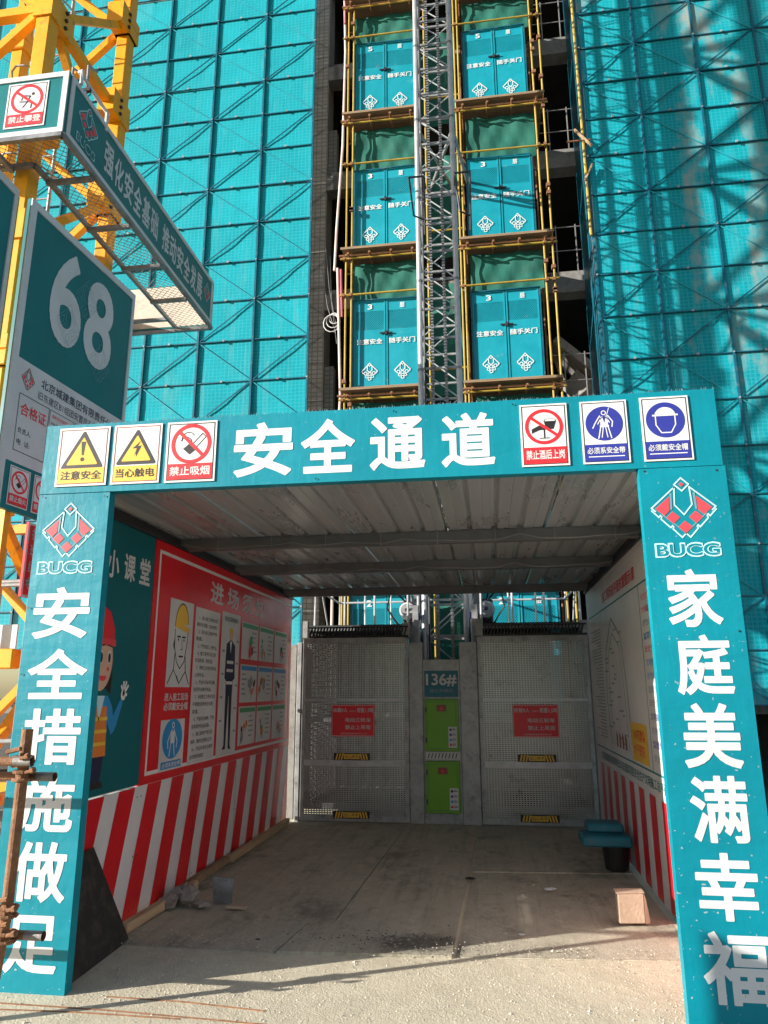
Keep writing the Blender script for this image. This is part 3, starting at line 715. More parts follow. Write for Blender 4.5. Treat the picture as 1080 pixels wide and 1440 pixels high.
b.poly([(cx - .12, 1.05), (cx - .03, 1.05), (cx - .03, 1.08), (cx - .08, 1.09)], YP, K); b.poly([(cx + .04, 1.05), (cx + .12, 1.04), (cx + .09, 1.09), (cx + .04, 1.08)], YP, K)
for i in range(9):
    s_ = -1 if i % 2 else 1; z = 1.2 + i * .11; b.rect(cx + s_ * .2 - .035, cx + s_ * .2 + .035, z, z + .02, YP, M['grey_print'])
b.build('standing_figure', po)
cols3 = (('green_print', 'orange_print', 'red_print'), ('orange_print', 'red_print', 'green_print'), ('red_print', 'green_print', 'orange_print'))
rr = random.Random(11)
for r_ in range(3):
    for c_ in range(3):
        x0 = 3.29 + c_ * .595; x1 = x0 + .55; z1 = (2.315, 1.87, 1.44)[r_]; z0 = z1 - .39
        b = MB(); b.box(x0, x1, -.008, -.006, z0, z1, M['white_dim']); po = b.build('comic_poster', wl_)
        b = MB(); b.rect(x0 + .02, x1 - .02, z1 - .06, z1 - .015, YP, M['green_print' if r_ != 1 else 'lightblue_print'])
        cx = x0 + rr.choice((.16, .28, .38)); cz = z0 + .15
        for q in range(5):
            mt = M[rr.choice(('green_print', 'orange_print', 'red_print', 'black_print', 'grey_print', 'skin', 'brown_print'))]
            ang = [rr.uniform(.5, 1.1) for _ in range(7)]; s_ = rr.uniform(.03, .075); ox = cx + rr.uniform(-.09, .09); oz = cz + rr.uniform(-.08, .08)
            b.poly([(ox + s_ * ang[t] * math.cos(t * .9), oz + s_ * ang[t] * math.sin(t * .9)) for t in range(7)], YP - .0004 * q, mt)
            b.line([(ox, oz), (ox + rr.uniform(-.06, .06), oz - .08)], .008, YP - .0004 * q - .0002, K)
        tx = x0 + (.32 if cx < x0 + .3 else .04)
        for q in range(5): b.rect(tx, tx + rr.uniform(.1, .19), z1 - .11 - q * .05, z1 - .095 - q * .05, YP, M['grey_print'])
        b.build('drawing', po)
for x_ in (2.24, 3.30, 4.36):
    b = MB(); b.rect(x_ - .0025, x_ + .0025, .036, .92, -.0012, M['dark_steel']); b.build('board_joint', wl_)
for x_ in (1.20, 2.24, 3.30, 4.36):
    b = MB()
    for z_ in (.10, .45, .85): b.disc(x_ + .03, z_, .007, -.0016, M['dark_steel'], n=8); b.disc(x_ - .03, z_, .007, -.0016, M['dark_steel'], n=8)
    o = b.build('board_screw', wl_); o['kind'] = 'stuff'
# painted cartoon of a waving worker
b = MB(); Y = -.003; T = lambda x, z: (0.45 + x, z)
Wd = 1.0
b.poly([T(-.12, 1.92), T(.16, 1.93), T(.21, 1.70), T(.20, 1.58), T(.12, 1.62), T(-.12, 1.60)], Y, K)                                # hair
b.disc(.50, 1.80, .145, Y - .0006, M['skin'], .20, 26)                                                                # face
b.poly([T(-.14, 1.95), T(.20, 1.93), T(.19, 2.02), T(.12, 2.13), T(.0, 2.17), T(-.12, 2.12)], Y - .0012, M['red_print'])  # helmet
b.poly([T(-.14, 1.90), T(.22, 1.90), T(.215, 1.945), T(-.14, 1.955)], Y - .0016, M['logo_red'])
b.disc(.485, 1.825, .028, Y - .0012, M['white'], .045, 14); b.disc(.49, 1.82, .02, Y - .0018, K, .034, 14); b.disc(.595, 1.825, .024, Y - .0012, M['white'], .045, 14); b.disc(.597, 1.82, .017, Y - .0018, K, .034, 14)
b.line([(.45, 1.895), (.52, 1.905)], .01, Y - .0018, K); b.line([(.57, 1.905), (.63, 1.895)], .01, Y - .0018, K)
b.disc(.53, 1.70, .05, Y - .0012, M['logo_red'], .035, 16, 180, 360); b.disc(.59, 1.745, .018, Y - .0012, M['logo_red'], .014, 10)
b.poly([T(-.03, 1.57), T(.17, 1.57), T(.24, 1.50), T(.30, 1.34), T(.25, 1.31), T(.19, 1.40), T(.19, 1.20), T(-.05, 1.20)], Y, M['lightblue_print'])   # shirt
b.poly([T(-.03, 1.50), T(.17, 1.50), T(.20, 1.18), T(-.05, 1.18)], Y - .0006, M['orange_print'])                              # vest
for z in (1.25, 1.33, 1.41): b.rect(.42, .64, z, z + .022, Y - .0012, M['yellow_print'])
b.poly([T(.02, 1.57), T(.13, 1.57), T(.075, 1.40)], Y - .0012, M['logo_line'])
b.poly([T(.25, 1.31), T(.31, 1.36), T(.385, 1.52), T(.35, 1.55), T(.24, 1.40)], Y - .0004, M['lightblue_print'])
b.disc(.835, 1.575, .035, Y - .0008, M['white'], .04, 14)                                                             # glove, waving
for ax, az in ((-.035, .06), (-.005, .085), (.03, .085), (.06, .06), (.045, .0)):
    b.line([(.835, 1.575), (.835 + ax, 1.575 + az)], .02, Y - .001, M['white'])
b.poly([T(-.04, 1.19), T(.18, 1.19), T(.15, .99), T(-.02, .99)], Y, M['navy_print'])
b.poly([T(-.03, .98), T(.20, .98), T(.18, 1.02), T(.02, 1.02)], Y - .0006, K)
ob = b.build('cartoon_worker', wl_); ob['label'] = 'painted waving worker in a red helmet and orange vest'
b = MB()
for y_ in (.1, 1.3, 2.6, 3.9, 5.2): b.bar((y_, .05, 0), (y_, .05, 2.8), .04, .04, M['dark_steel'])
for z in (.1, 1.4, 2.72): b.bar((.09, .05, z), (5.26, .05, z), .04, .04, M['dark_steel'])
b.build('frame', wl_)
b = MB(); b.box(W0, W1, -.02, .03, 2.772, 2.80, M['dark_steel']); b.build('top_rail', wl_)

# ------------------------------------------------------------------ right passage wall (local x = -world Y, faces -X)
wr_ = empty('passage_wall', 'right passage wall, white banner with faded site plan above upright red stripes', 'wall', (1.24, 0, 0), R(-90))
# slack cloth banner
def slack(name, x0, x1, z0, z1, mt, parent, amp, seed, wall_y=.02):
    nx, nz = 60, 16; v = []; f = []; rr = random.Random(seed)
    ph = [rr.uniform(0, 6) for _ in range(6)]
    for j in range(nz + 1):
        for i in range(nx + 1):
            x = x0 + (x1 - x0) * i / nx; z = z0 + (z1 - z0) * j / nz
            e = min(1, min(i, nx - i) / 3) * min(1, min(j, nz - j) / 2)
            y = amp * e * (math.sin(x * 3.1 + z * 2 + ph[0]) * .5 + math.sin(x * 7 - z * 5 + ph[1]) * .25 + math.sin(z * 9 + x * 2 + ph[2]) * .2 - .6)
            v.append((x, y, z))
    for j in range(nz):
        for i in range(nx): a = j * (nx + 1) + i; f.append((a, a + 1, a + nx + 2, a + nx + 1))
    b = MB(); b.add(v, f, mt)
    b.box(x0, x1, wall_y, wall_y + .01, z0, z1, mt)
    return b.build(name, parent, smooth=True)
banner = box_part('banner', -W1, -W0, .0, .02, .80, ZW, M['white_wall'], wr_)
box_part('stripe_panel', -W1, -W0, .002, .02, .03, .797, M['white_wall'], wr_)
k = 0
while .11 + k * .4375 < W1:
    y0 = -.10 + k * .4375; y1 = y0 + .215; k += 1
    a, c = max(W0 + .002, y0), min(W1 - .002, y1)
    if c <= a: continue
    sb = MB(); sb.rect(-c, -a, .034, .865 if False else .79, -.0005, M['red_vinyl']); sb.build('red_stripe', wr_)
yb = -.002
b = MB(); b.rect(-5.1, -.3, .965, .98, yb, M['teal_print']); b.rect(-5.1, -.3, 2.43, 2.445, yb, M['teal_print'])
b.rect(-2.06, -2.045, .98, 2.43, yb, M['teal_print']); b.build('rule', wr_)
text('北京城建集团有限责任公司安置房项目安全生产文明施工总平面布置图', wr_, -4.8, -1.3, .845, .93, M['teal_print'], yb, .01, 1)
text('施工现场总平面布置图示意', wr_, -3.95, -2.15, 2.50, 2.62, M['red_print'], yb, .02, 1)
b = MB()
def plan(pts, mt, w): b.line([(-p[0], p[1]) for p in pts], w, yb, M[mt])
plan([(3.95, 1.06), (4.1, 1.5), (3.95, 2.0), (3.5, 2.3), (3.05, 2.1), (2.9, 1.6), (2.85, 1.06)], 'grey_print', .03)
plan([(3.8, 1.06), (3.9, 1.5), (3.8, 1.95), (3.5, 2.15), (3.15, 2.0), (3.05, 1.6), (3.0, 1.06)], 'green_print', .015)
rr = random.Random(4)
for i in range(26):
    y_ = rr.uniform(2.95, 3.95); z = 1.1 + i * .043
    plan([(y_, z), (y_ + rr.uniform(.08, .25), z)], 'grey_print', .016)
for i in range(34):
    z = 1.1 + i * .035; plan([(4.25, z), (4.25 + rr.uniform(.3, .75), z)], 'grey_print', .012)
for i in range(4): b.poly([(-3.2 - i * .16, 1.05), (-3.12 - i * .16, 1.05), (-3.12 - i * .16, 1.16), (-3.2 - i * .16, 1.2)], yb - .0005, M['brown_print'])
b.build('site_plan', wr_)
b = MB(); b.rect(-2.86, -2.18, 1.0, 1.32, yb - .001, M['yellow_print']); yl = b.build('yellow_notice', wr_)
text('100万群众\n大干提前', yl, -2.78, -2.26, 1.05, 1.27, M['red_print'], yb - .002, .01, 1)
b = MB()
for i, c_ in enumerate(('red_print', 'red_print', 'grey_print', 'lightblue_print', 'red_print', 'lightblue_print', 'lightblue_print', 'grey_print', 'grey_print', 'blue_print', 'grey_print', 'blue_print', 'grey_print')):
    z = 2.35 - i * .103
    text_into(b, ('安全生产', '文明施工', '总包单位', '监理单位')[i % 4], -1.98, -1.55, z - .055, z, M[c_], yb, .0, 1)
b.build('lettering', wr_)
b = MB()
for y_ in (.1, 1.3, 2.6, 3.9, 5.2): b.bar((-y_, .045, 0), (-y_, .045, 2.8), .04, .04, M['dark_steel'])
for z in (.1, 1.4, 2.72): b.bar((-.09, .045, z), (-5.26, .045, z), .04, .04, M['dark_steel'])
b.build('frame', wr_)
b = MB(); b.box(-W1, -W0, -.02, .02, 2.772, 2.80, M['dark_steel']); b.build('top_rail', wr_)

# ------------------------------------------------------------------ passage roof
roof = empty('passage_roof', 'corrugated steel roof sheets on steel purlins over the passage', 'roof', (-.66, 2.6, 2.9))
def sheet(x0, x1, seed):
    b = MB(); v = []; f = []; prof = []
    rr = random.Random(seed)
    x = x0; pitch = .204
    while x < x1 - .01:
        e = min(x + pitch, x1)
        prof += [(x, 0), (x + .070, 0), (x + .075, .004), (x + .080, 0), (x + .145, 0), (x + .160, .030), (x + .185, .030), (x + .200, 0)]
        x = e
    prof = [p for p in prof if p[0] <= x1] + [(x1, 0)]
    ys = [-2.5 + .26 * k for k in range(21)]
    for yi, yy in enumerate(ys):
        for (px, pz) in prof: v.append((px + .66, yy, -.02 + pz + .003 * math.sin(yy * 1.1 + seed)))
    n = len(prof)
    for j in range(len(ys) - 1):
        for i in range(n - 1): f.append((j * n + i, (j + 1) * n + i, (j + 1) * n + i + 1, j * n + i + 1))
    b.add(v, f, M['roof']); return b.build('roof_sheet', roof)
for i in range(5):
    x0 = -2.66 + i * .79; sheet(x0, x0 + .785, i * 3 + 1)
for yy in (1.72, 3.1, 4.95):
    b = MB(); y = yy - 2.6
    b.box(-1.96, 1.90, y, y + .05, -.12, -.024, M['purlin'])
    b.box(-1.96, 1.90, y + .05, y + .085, -.12, -.115, M['purlin']); b.build('purlin', roof)
b = MB()
for yy in (1.70, 3.08):
    pts = [(-1.9 + 3.8 * k / 24, yy - 2.6 - .004, -.10 - .018 * abs(math.sin(k * .7)) + (.03 if k % 6 == 0 else 0)) for k in range(25)]
    b.tube(pts, .0035, M['wire'], 4)
for k in range(8): b.tube([(-1.6 + k * .47, 1.70 - 2.6 - .006, -.14), (-1.6 + k * .47, 1.70 - 2.6 - .006, -.02)], .003, M['wire'], 4)
b.build('cable', roof)
b = MB()
for x in (-1.98, 1.93): b.box(x - .03, x + .03, -2.5, 2.7, -.075, -.025, M['dark_steel'])
b.build('side_beam', roof)

# ------------------------------------------------------------------ hoist gates at the end of the passage
GY = 5.35
def perf(b, x0, x1, z0, z1, mt, px=.034, pz=.0225, y=0.0, bx=.014, bz=.0135):
    """punched sheet: a lattice of thin flat strips leaving rows of slots"""
    n = int((x1 - x0) / px)
    for i in range(n + 1):
        x = x0 + (x1 - x0) * i / n; b.box(x - bx / 2, x + bx / 2, y, y + .003, z0, z1, mt)
    n = int((z1 - z0) / pz)
    for i in range(n + 1):
        z = z0 + (z1 - z0) * i / n; b.box(x0, x1, y - .002, y + .001, z - bz / 2, z + bz / 2, mt)
def hoist_gate(x0, x1, label, sx0, sx1):
    root = empty('hoist_gate', label, 'gate', ((x0 + x1) / 2, GY, 0), 0, 'hoist gates closing the passage')
    w = (x1 - x0) / 2; G = M['galv']
    b = MB()
    for s_ in (-1, 1): b.box(s_ * w - (.05 if s_ > 0 else 0), s_ * w + (0 if s_ > 0 else .05), 0, .05, .02, 2.26, G)
    for z0, z1 in ((.02, .09), (.675, .74), (1.465, 1.495), (2.2, 2.27)): b.box(-w + .05, w - .05, -.012, .048, z0, z1, M['chrome_pipe'] if .5 < z0 < 1.6 else G)
    b.build('frame', root)
    for z0, z1 in ((.09, .665), (.745, 1.46), (1.50, 2.2)):
        b = MB(); perf(b, -w + .05, w - .05, z0, z1, M['mesh_steel'], y=.02); o = b.build('mesh_panel', root); o['kind'] = 'stuff'
    cx = (x0 + x1) / 2
    a, c = sx0 - cx, sx0 - cx + .56
    b = MB(); b.box(a, c, -.006, -.003, 1.03, 1.42, M['red_print']); sg = b.build('notice_sign', root); sg['label'] = 'red notice with white characters'
    bb = MB(); bb.frame(a + .006, c - .006, 1.036, 1.414, .005, -.0066, M['white_dim']); bb.build('border_line', sg)
    text('核载9人', sg, a + .02, a + .21, 1.325, 1.38, M['white_dim'], -.0068, .02, 2)
    text('900KG', sg, a + .235, a + .315, 1.332, 1.352, M['white_dim'], -.0068, .01, 1)
    text('荷重1.5吨', sg, a + .33, a + .545, 1.322, 1.382, M['white_dim'], -.0068, .02, 2)
    text('电动三轮车', sg, a + .18, a + .51, 1.205, 1.26, M['white_dim'], -.0068, .02, 2)
    text('禁止上吊笼', sg, a + .18, a + .51, 1.115, 1.17, M['white_dim'], -.0068, .02, 2)
    text('北京城建集团有限责任公司', sg, a + .12, a + .46, 1.055, 1.075, M['white_dim'], -.0068, .0, 1)
    for z in (.745, .055):
        h = .085; u0, u1 = sx0 - cx + .04, sx0 - cx + .50
        b = MB(); b.box(u0, u1, -.020, -.013, z, z + h, M['black_print']); hl = b.build('hazard_label', root)
        b = MB()
        for k in range(3):
            b.poly([(u0 + .02 + k * .035, z + .005), (u0 + .04 + k * .035, z + .005), (u0 + .06 + k * .035, z + h - .005), (u0 + .04 + k * .035, z + h - .005)], -.0206, M['yellow_print'])
            b.poly([(u1 - .02 - k * .035, z + .005), (u1 - .04 - k * .035, z + .005), (u1 - .06 - k * .035, z + h - .005), (u1 - .04 - k * .035, z + h - .005)], -.0206, M['yellow_print'])
        b.rect(u0 + .13, u1 - .13, z + .012, z + h - .012, -.0206, M['yellow_print']); b.build('stripe', hl)
        text('当心夹手', hl, u0 + .14, u1 - .14, z + .02, z + h - .02, M['black_print'], -.0212, .0, 1)
    b = MB()   # slotted closing band above the gate
    b.box(-w + .08, w, .01, .03, 2.275, 2.30, M['black_plastic']); b.box(-w + .08, w, .01, .03, 2.40, 2.42, M['black_plastic'])
    n = int((2 * w - .08) / .042)
    for k in range(n):
        x = -w + .09 + k * .042; b.bar((x, .02, 2.295), (x + .028, .02, 2.405), .02, .026, M['black_plastic'])
    b.build('slotted_band', root)
    for s_ in (-1, 1):
        b = MB(); b.box(s_ * (w - .03) - .045, s_ * (w - .03) + .045, .02, .10, 2.28, 2.46 if s_ > 0 else 2.50, G); b.build('bracket', root)
    return root
hoist_gate(-2.43, -1.03, 'left silver slotted hoist gate, by the red notice board wall', -2.03, -1.47)
hoist_gate(-.14, 1.24, 'right silver slotted hoist gate, beside the teal bench', .27, .83)
def post(x0, x1, z1, label):
    b = MB(); b.box(x0, x1, GY - .01, GY + .10, .0, z1, M['galv'], .006); o = b.build('steel_post'); tag(o, label, 'post', 'sheet steel posts beside the hoist gates')
    return o
post(-1.022, -.845, 2.20, 'broad steel post between left hoist gate and green boxes')
post(-.375, -.150, 2.20, 'broad steel post between green boxes and right hoist gate')
post(1.248, 1.345, 2.21, 'narrow steel post at the far right end of the hoist gates')
post(-2.50, -2.44, 2.22, 'narrow steel post at the left end of the hoist gates')
cp = empty('control_cabinet', 'grey cabinet with two lime green boxes under the blue 136# plate', 'cabinet', (-.61, GY, 0))
box_part('back_plate', -.232, .232, 0, .06, 0, 1.98, M['galv'], cp)
b = MB(); b.box(-.215, .215, -.012, 0, 1.515, 1.84, M['blue_plastic']); np_ = b.build('number_plate', cp); np_['label'] = 'blue plate reading 136#'
text('136#', np_, -.195, .195, 1.645, 1.805, M['white_dim'], -.0135, .03, 4)
text('施工升降机', np_, -.15, .15, 1.57, 1.615, M['grey_print'], -.0135, .0, 2)
for z0, z1, yl_ in ((.865, 1.49, .0), (.145, .745, 0)):
    b = MB(); b.box(-.21, .21, -.075, 0, z0, z1, M['lime'], .008); bx = b.build('electric_box', cp)
    b = MB(); b.frame(-.18, .18, z0 + .03, z1 - .03, .004, -.0755, M['gate_dark']); b.build('door_seam', bx)
    b = MB(); b.rect(-.06, .06, z1 - .15, z1 - .07, -.0765, M['brown_print']); b.poly([(-.028, z1 - .13), (.028, z1 - .13), (0, z1 - .085)], -.077, M['red_print']); b.build('emblem', bx)
    b = MB(); b.rect(.08, .185, z0 + .04, z0 + .29, -.0765, M['white_dim'])
    for k in range(4):
        b.disc(.108, z0 + .075 + k * .06, .016, -.077, M[('red_print', 'lightblue_print', 'blue_print', 'black_print')[k]], n=12); b.rect(.13, .175, z0 + .07 + k * .06, z0 + .077 + k * .06, -.077, M['black_print']); b.rect(.13, .165, z0 + .085 + k * .06, z0 + .09 + k * .06, -.077, M['black_print'])
    b.build('sticker', bx)
    b = MB(); b.tube([(-.195, -.08, z0 + .1), (-.195, -.08, z0 + .16)], .008, M['dark_steel'], 8); b.tube([(-.195, -.08, z1 - .16), (-.195, -.08, z1 - .1)], .008, M['dark_steel'], 8); b.build('hinge', bx)
b = MB(); b.rect(-.21, .21, .76, .85, -.001, M['white_dim'])
for k in range(9): b.poly([(-.19 + k * .043, .775), (-.178 + k * .043, .775), (-.160 + k * .043, .835), (-.172 + k * .043, .835)], -.0015, M['black_plastic'])
b.build('vent_strip', cp)

# pale wall end in the sun beside the gates
b = MB(); b.box(-2.68, -2.545, 5.50, 5.70, 0, 2.2, M['concrete'], .01); o = b.build('concrete_pier'); tag(o, 'narrow pale concrete pier lit by the sun left of the gates', 'pier')

# ------------------------------------------------------------------ hoist mast and cages
MX, MYc = -.575, 6.32
mast = empty('hoist_mast', 'tall galvanised lattice mast of the construction hoist with racks on it', 'mast', (MX, MYc, 0))
def mast_section():
    b = MB(); h = 1.508; q = .29
    for sx in (-1, 1):
        for sy in (-1, 1):
            b.tube([(sx * q, sy * q, 0), (sx * q, sy * q, h)], .040 if sy < 0 else .036, M['chrome_pipe'], 10)
            b.tube([(sx * q, sy * q, -.02), (sx * q, sy * q, .02)], .045, M['galv_dark'], 10)
    for k in range(3):
        z = .02 + k * .5
        for sy in (-1, 1):
            b.bar((-q, sy * q, z), (q, sy * q, z), .032, .032, M['galv'])
            s_ = 1 if k % 2 else -1
            b.tube([(-q * s_, sy * q, z), (q * s_, sy * q, z + .5)], .011, M['chrome_pipe'], 6)
        for sx in (-1, 1):
            b.bar((sx * q, -q, z), (sx * q, q, z), .032, .032, M['galv'])
            s_ = 1 if k % 2 else -1
            b.tube([(sx * q, -q * s_, z), (sx * q, q * s_, z + .5)], .009, M['galv'], 6)

    # tooth racks on the middle of both cage sides
    for sx in (-1, 1):
        b.box(sx * (q - .19) - .014, sx * (q - .19) + .014, -q - .06, -q - .02, 0, h, M['galv_dark'])
    for k in range(30): b.box(-.125, -.075, -q - .075, -q - .06, k * .05, k * .05 + .025, M['galv_dark']); b.box(.075, .125, -q - .075, -q - .06, k * .05, k * .05 + .025, M['galv_dark'])
    return b.build('mast_section', mast)
ms = mast_section(); ms.location = (0, 0, .3)
for k in range(1, 11): c = link_copy(ms, mast, (0, 0, .3 + k * 1.508))
b = MB(); b.box(-.45, .45, -.45, .45, 0, .3, M['dark_steel']); b.build('base', mast)
# cable guides on the mast
for sx, zc in ((-1, 9.05), (1, 9.05)):
    b = MB()
    x = sx * .36 - .02
    b.tube([(x - .02, -.34, zc + .45), (x - .02, -.62, zc + .45), (x + .22, -.62, zc + .45), (x + .22, -.34, zc + .45)], .018, M['dark_steel'], 6)
    b.tube([(x - .02, -.62, zc + .45), (x + .05, -.62, zc - .25), (x + .2, -.5, zc - .25)], .016, M['dark_steel'], 6)
    b.tube([(x + .22, -.62, zc + .45), (x + .2, -.4, zc - .45)], .018, M['dark_steel'], 6)
    b.build('cable_guide', mast)
b = MB()
for x in (-.22,): b.tube([(x, -.40, .3), (x + .01, -.40, 8), (x, -.4, 16.8)], .012, M['cable'], 6)
b.tube([(-.30, -.22, .3), (-.30, -.24, 16.8)], .014, M['cable'], 6)
b.build('power_cable', mast)
# ties to the building
for z in (5.4, 11.1, 16.2):
    for sx in (-1, 1):
        b = MB(); b.tube([(sx * .29, .25, z), (sx * .7, 3.0, z + .05)], .03, M['galv'], 8); b.tube([(sx * .29, .25, z), (sx * -.6, 3.0, z + .05)], .03, M['galv'], 8); b.build('wall_tie', mast)

def hoist_cage(x0, x1, label, side):
    cx = (x0 + x1) / 2; w = (x1 - x0) / 2
    root = empty('hoist_cage', label, 'hoist cage', (cx, 6.6, .12), 0, 'hoist cages behind the gates'); G = M['galv_dark']
    b = MB()
    for sx in (-w, w):
        for sy in (-.9, .9): b.bar((sx, sy, 0), (sx, sy, 2.3), .07, .07, G)
    for z in (0.03, 1.1, 2.3):
        for sy in (-.9, .9): b.bar((-w, sy, z), (w, sy, z), .06, .06, G)
        for sx in (-w, w): b.bar((sx, -.9, z), (sx, .9, z), .06, .06, G)
    b.build('frame', root)
    box_part('floor_plate', -w, w, -.9, .9, -.02, .02, M['dark_steel'], root)
    box_part('roof_plate', -w, w, -.9, .9, 2.33, 2.35, M['dark_steel'], root)
    for sy in (.9,):
        b = MB(); b.box(-w, w * .55, sy - .01, sy, 0, 2.3, M['dark_steel']); b.build('back_panel', root)
    b = MB(); b.box(w - .02 if side > 0 else -w, w if side > 0 else -w + .02, -.88, .88, .05, 2.28, M['dark_steel']); b.build('side_panel', root)
    b = MB()   # side mesh facing the sun, slots of light
    for k in range(20): b.box((-w if side > 0 else w) - .003, (-w if side > 0 else w) + .003, -.87 + k * .09, -.85 + k * .09 + .03, .05, 2.28, G)
    for k in range(60): b.box((-w if side > 0 else w) - .005, (-w if side > 0 else w) + .002, -.88, .88, .05 + k * .037, .066 + k * .037, G)
    o = b.build('side_mesh', root); o['kind'] = 'stuff'
    b = MB(); P = M['chrome_pipe']; r = .017
    for sy in (-.85, .85):
        b.tube([(-w + .05, sy, 2.35), (-w + .05, sy, 3.35), (w - .05, sy, 3.35), (w - .05, sy, 2.35)], r, P, 8)
        b.tube([(-w + .05, sy, 2.86), (w - .05, sy, 2.86)], r, P, 8)
        for k in (1, 2): b.tube([(-w + .05 + k * .42, sy, 2.35), (-w + .05 + k * .42, sy, 3.35)], r * .9, P, 8)
    for sx in (-w + .05, w - .05):
        b.tube([(sx, -.85, 3.35), (sx, .85, 3.35)], r, P, 8); b.tube([(sx, -.85, 2.86), (sx, .85, 2.86)], r, P, 8)
        b.tube([(sx, -.85, 3.3), (sx, .0, 2.4)], r * .8, P, 8)
    b.tube([(-w + .05, -.86, 3.2), (.0, -.86, 2.78)], r * .9, P, 8)
    b.build('railing', root)
    # drive unit next to the mast
    mx = (w - .12) * side
    b = MB(); b.tube([(mx, -.32, 2.60), (mx, -.02, 2.60)], .115, M['white_dim'], 18); b.tube([(mx, -.36, 2.60), (mx, -.32, 2.60)], .09, M['galv'], 18)
    b.tube([(mx, -.37, 2.60), (mx, -.36, 2.60)], .03, M['dark_steel'], 10)
    for k in range(7): b.tube([(mx, -.29 + k * .035, 2.60), (mx, -.28 + k * .035, 2.60)], .123, M['galv'], 18)
    b.build('drive_motor', root)
    b = MB(); b.box(mx - .1, mx + .1, -.02, .14, 2.42, 2.78, M['dark_steel'], .02)
    b.box(mx + side * .10, mx + side * .18, -.3, .2, 2.36, 3.3, M['galv_dark']); b.build('gearbox', root)
    b = MB()
    pts = [(mx - side * .02, -.3, 2.72), (mx - side * .2, -.5, 2.9), (mx - side * .25, -.62, 2.6), (mx - side * .1, -.6, 2.37)]
    b.tube([tuple(Vector(pts[0]).lerp(Vector(pts[1]), 0)), pts[1], pts[2], pts[3]], .014, M['cable'], 6)
    b.tube([(mx, -.2, 2.7), (mx - side * .12, -.5, 3.15), (mx - side * .5, -.8, 3.0), (mx - side * .95, -.85, 2.92)], .013, M['cable'], 6)
    b.tube([(mx + side * .2, -.55, 3.5), (mx + side * .16, -.6, 2.9), (mx + side * .24, -.55, 2.3), (mx + side * .2, -.6, 1.2)], .014, M['cable'], 6)
    b.build('cable', root)
    b = MB(); b.box(mx + side * .12, mx + side * .2, -.75, -.68, 2.1, 2.62, M['galv']); b.box(mx + side * .13, mx + side * .22, -.72, -.62, 2.42, 2.52, M['blue_print'])
    b.tube([(mx + side * .2, -.7, 2.0), (mx + side * .2, -.7, 3.2)], .02, M['chrome_pipe'], 8); b.build('limit_switch', root)
    return root
hoist_cage(-2.42, -1.02, 'left hoist cage with white tube railing seen over the left gate', 1)
hoist_cage(-.13, 1.27, 'right hoist cage with tube railing seen over the right gate', -1)

# ------------------------------------------------------------------ landings of the hoist
LV = [1.30, 4.08, 6.87, 9.74, 12.80, 15.66]
def door_leaf(w, h):
    """one gate leaf in local x 0..w, z 0..h, hinged frame with punched window and emblem"""
    b = MB(); T_ = M['gate_teal']
    zt = h - .06; m0, m1 = h - .60, h - .22
    b.box(0, w, 0, .012, 0, m0, T_); b.box(0, w, 0, .012, m1, h, T_); b.box(0, .03, 0, .012, m0, m1, T_); b.box(w - .03, w, 0, .012, m0, m1, T_)
    fr = .025
    b.box(0, w, -.012, 0, 0, fr, T_); b.box(0, w, -.012, 0, h - fr, h, T_); b.box(0, fr, -.012, 0, fr, h - fr, T_); b.box(w - fr, w, -.012, 0, fr, h - fr, T_)
    return b
def landing_gate(x, z, tilt, idx, left, label, group):
    root = empty('landing_gate', label, 'gate', (x, 8.0, z), R(tilt), group)
    w, h = .60, 1.83
    num = {2: '3', 3: '3', 4: '5', 0: '2', 1: '2', 5: '6'}[idx]
    for k in range(2):
        x0 = -w + k * w + (.004 if k else -.004)
        lf = leaf_proto['leaf'].copy() if leaf_proto.get('leaf') else None
        if lf is None:
            lf = door_leaf(w - .008, h).build('door_leaf', root); leaf_proto['leaf'] = lf
        else: COL.objects.link(lf); lf.parent = root
        lf.location = (x0, 0, 0)
        for nm, fn in (('mesh_window', leaf_mesh), ('emblem', leaf_logo)):
            if nm in leaf_proto: q = leaf_proto[nm].copy(); COL.objects.link(q); q.parent = lf
            else: q = fn(w - .008, h, lf); leaf_proto[nm] = q
            if nm == 'mesh_window': q['kind'] = 'stuff'
        wd = '注意安全' if k == 0 else '随手关门'
        text(wd, lf, .055, w - .065, h - .90, h - .79, M['white'], -.0135, .022, 2)
        text(num if k == 0 else '层', lf, w / 2 - .045, w / 2 + .045, h - .185, h - .075, M['white'], -.0135, .022, 2)
    b = MB(); b.box(-.11, .12, -.035, -.013, h - .70, h - .675, M['dark_steel']); b.box(-.02, .02, -.05, -.013, h - .73, h - .65, M['dark_steel']); b.build('latch', root)
    b = MB(); F_ = M['net_tube']; b.box(-w - .035, -w - .006, -.02, .03, 0, h + .03, F_); b.box(w + .006, w + .035, -.02, .03, 0, h + .03, F_); b.box(-w - .006, w + .006, -.02, .03, h + .004, h + .03, F_)
    b.build('frame', root)
    return root
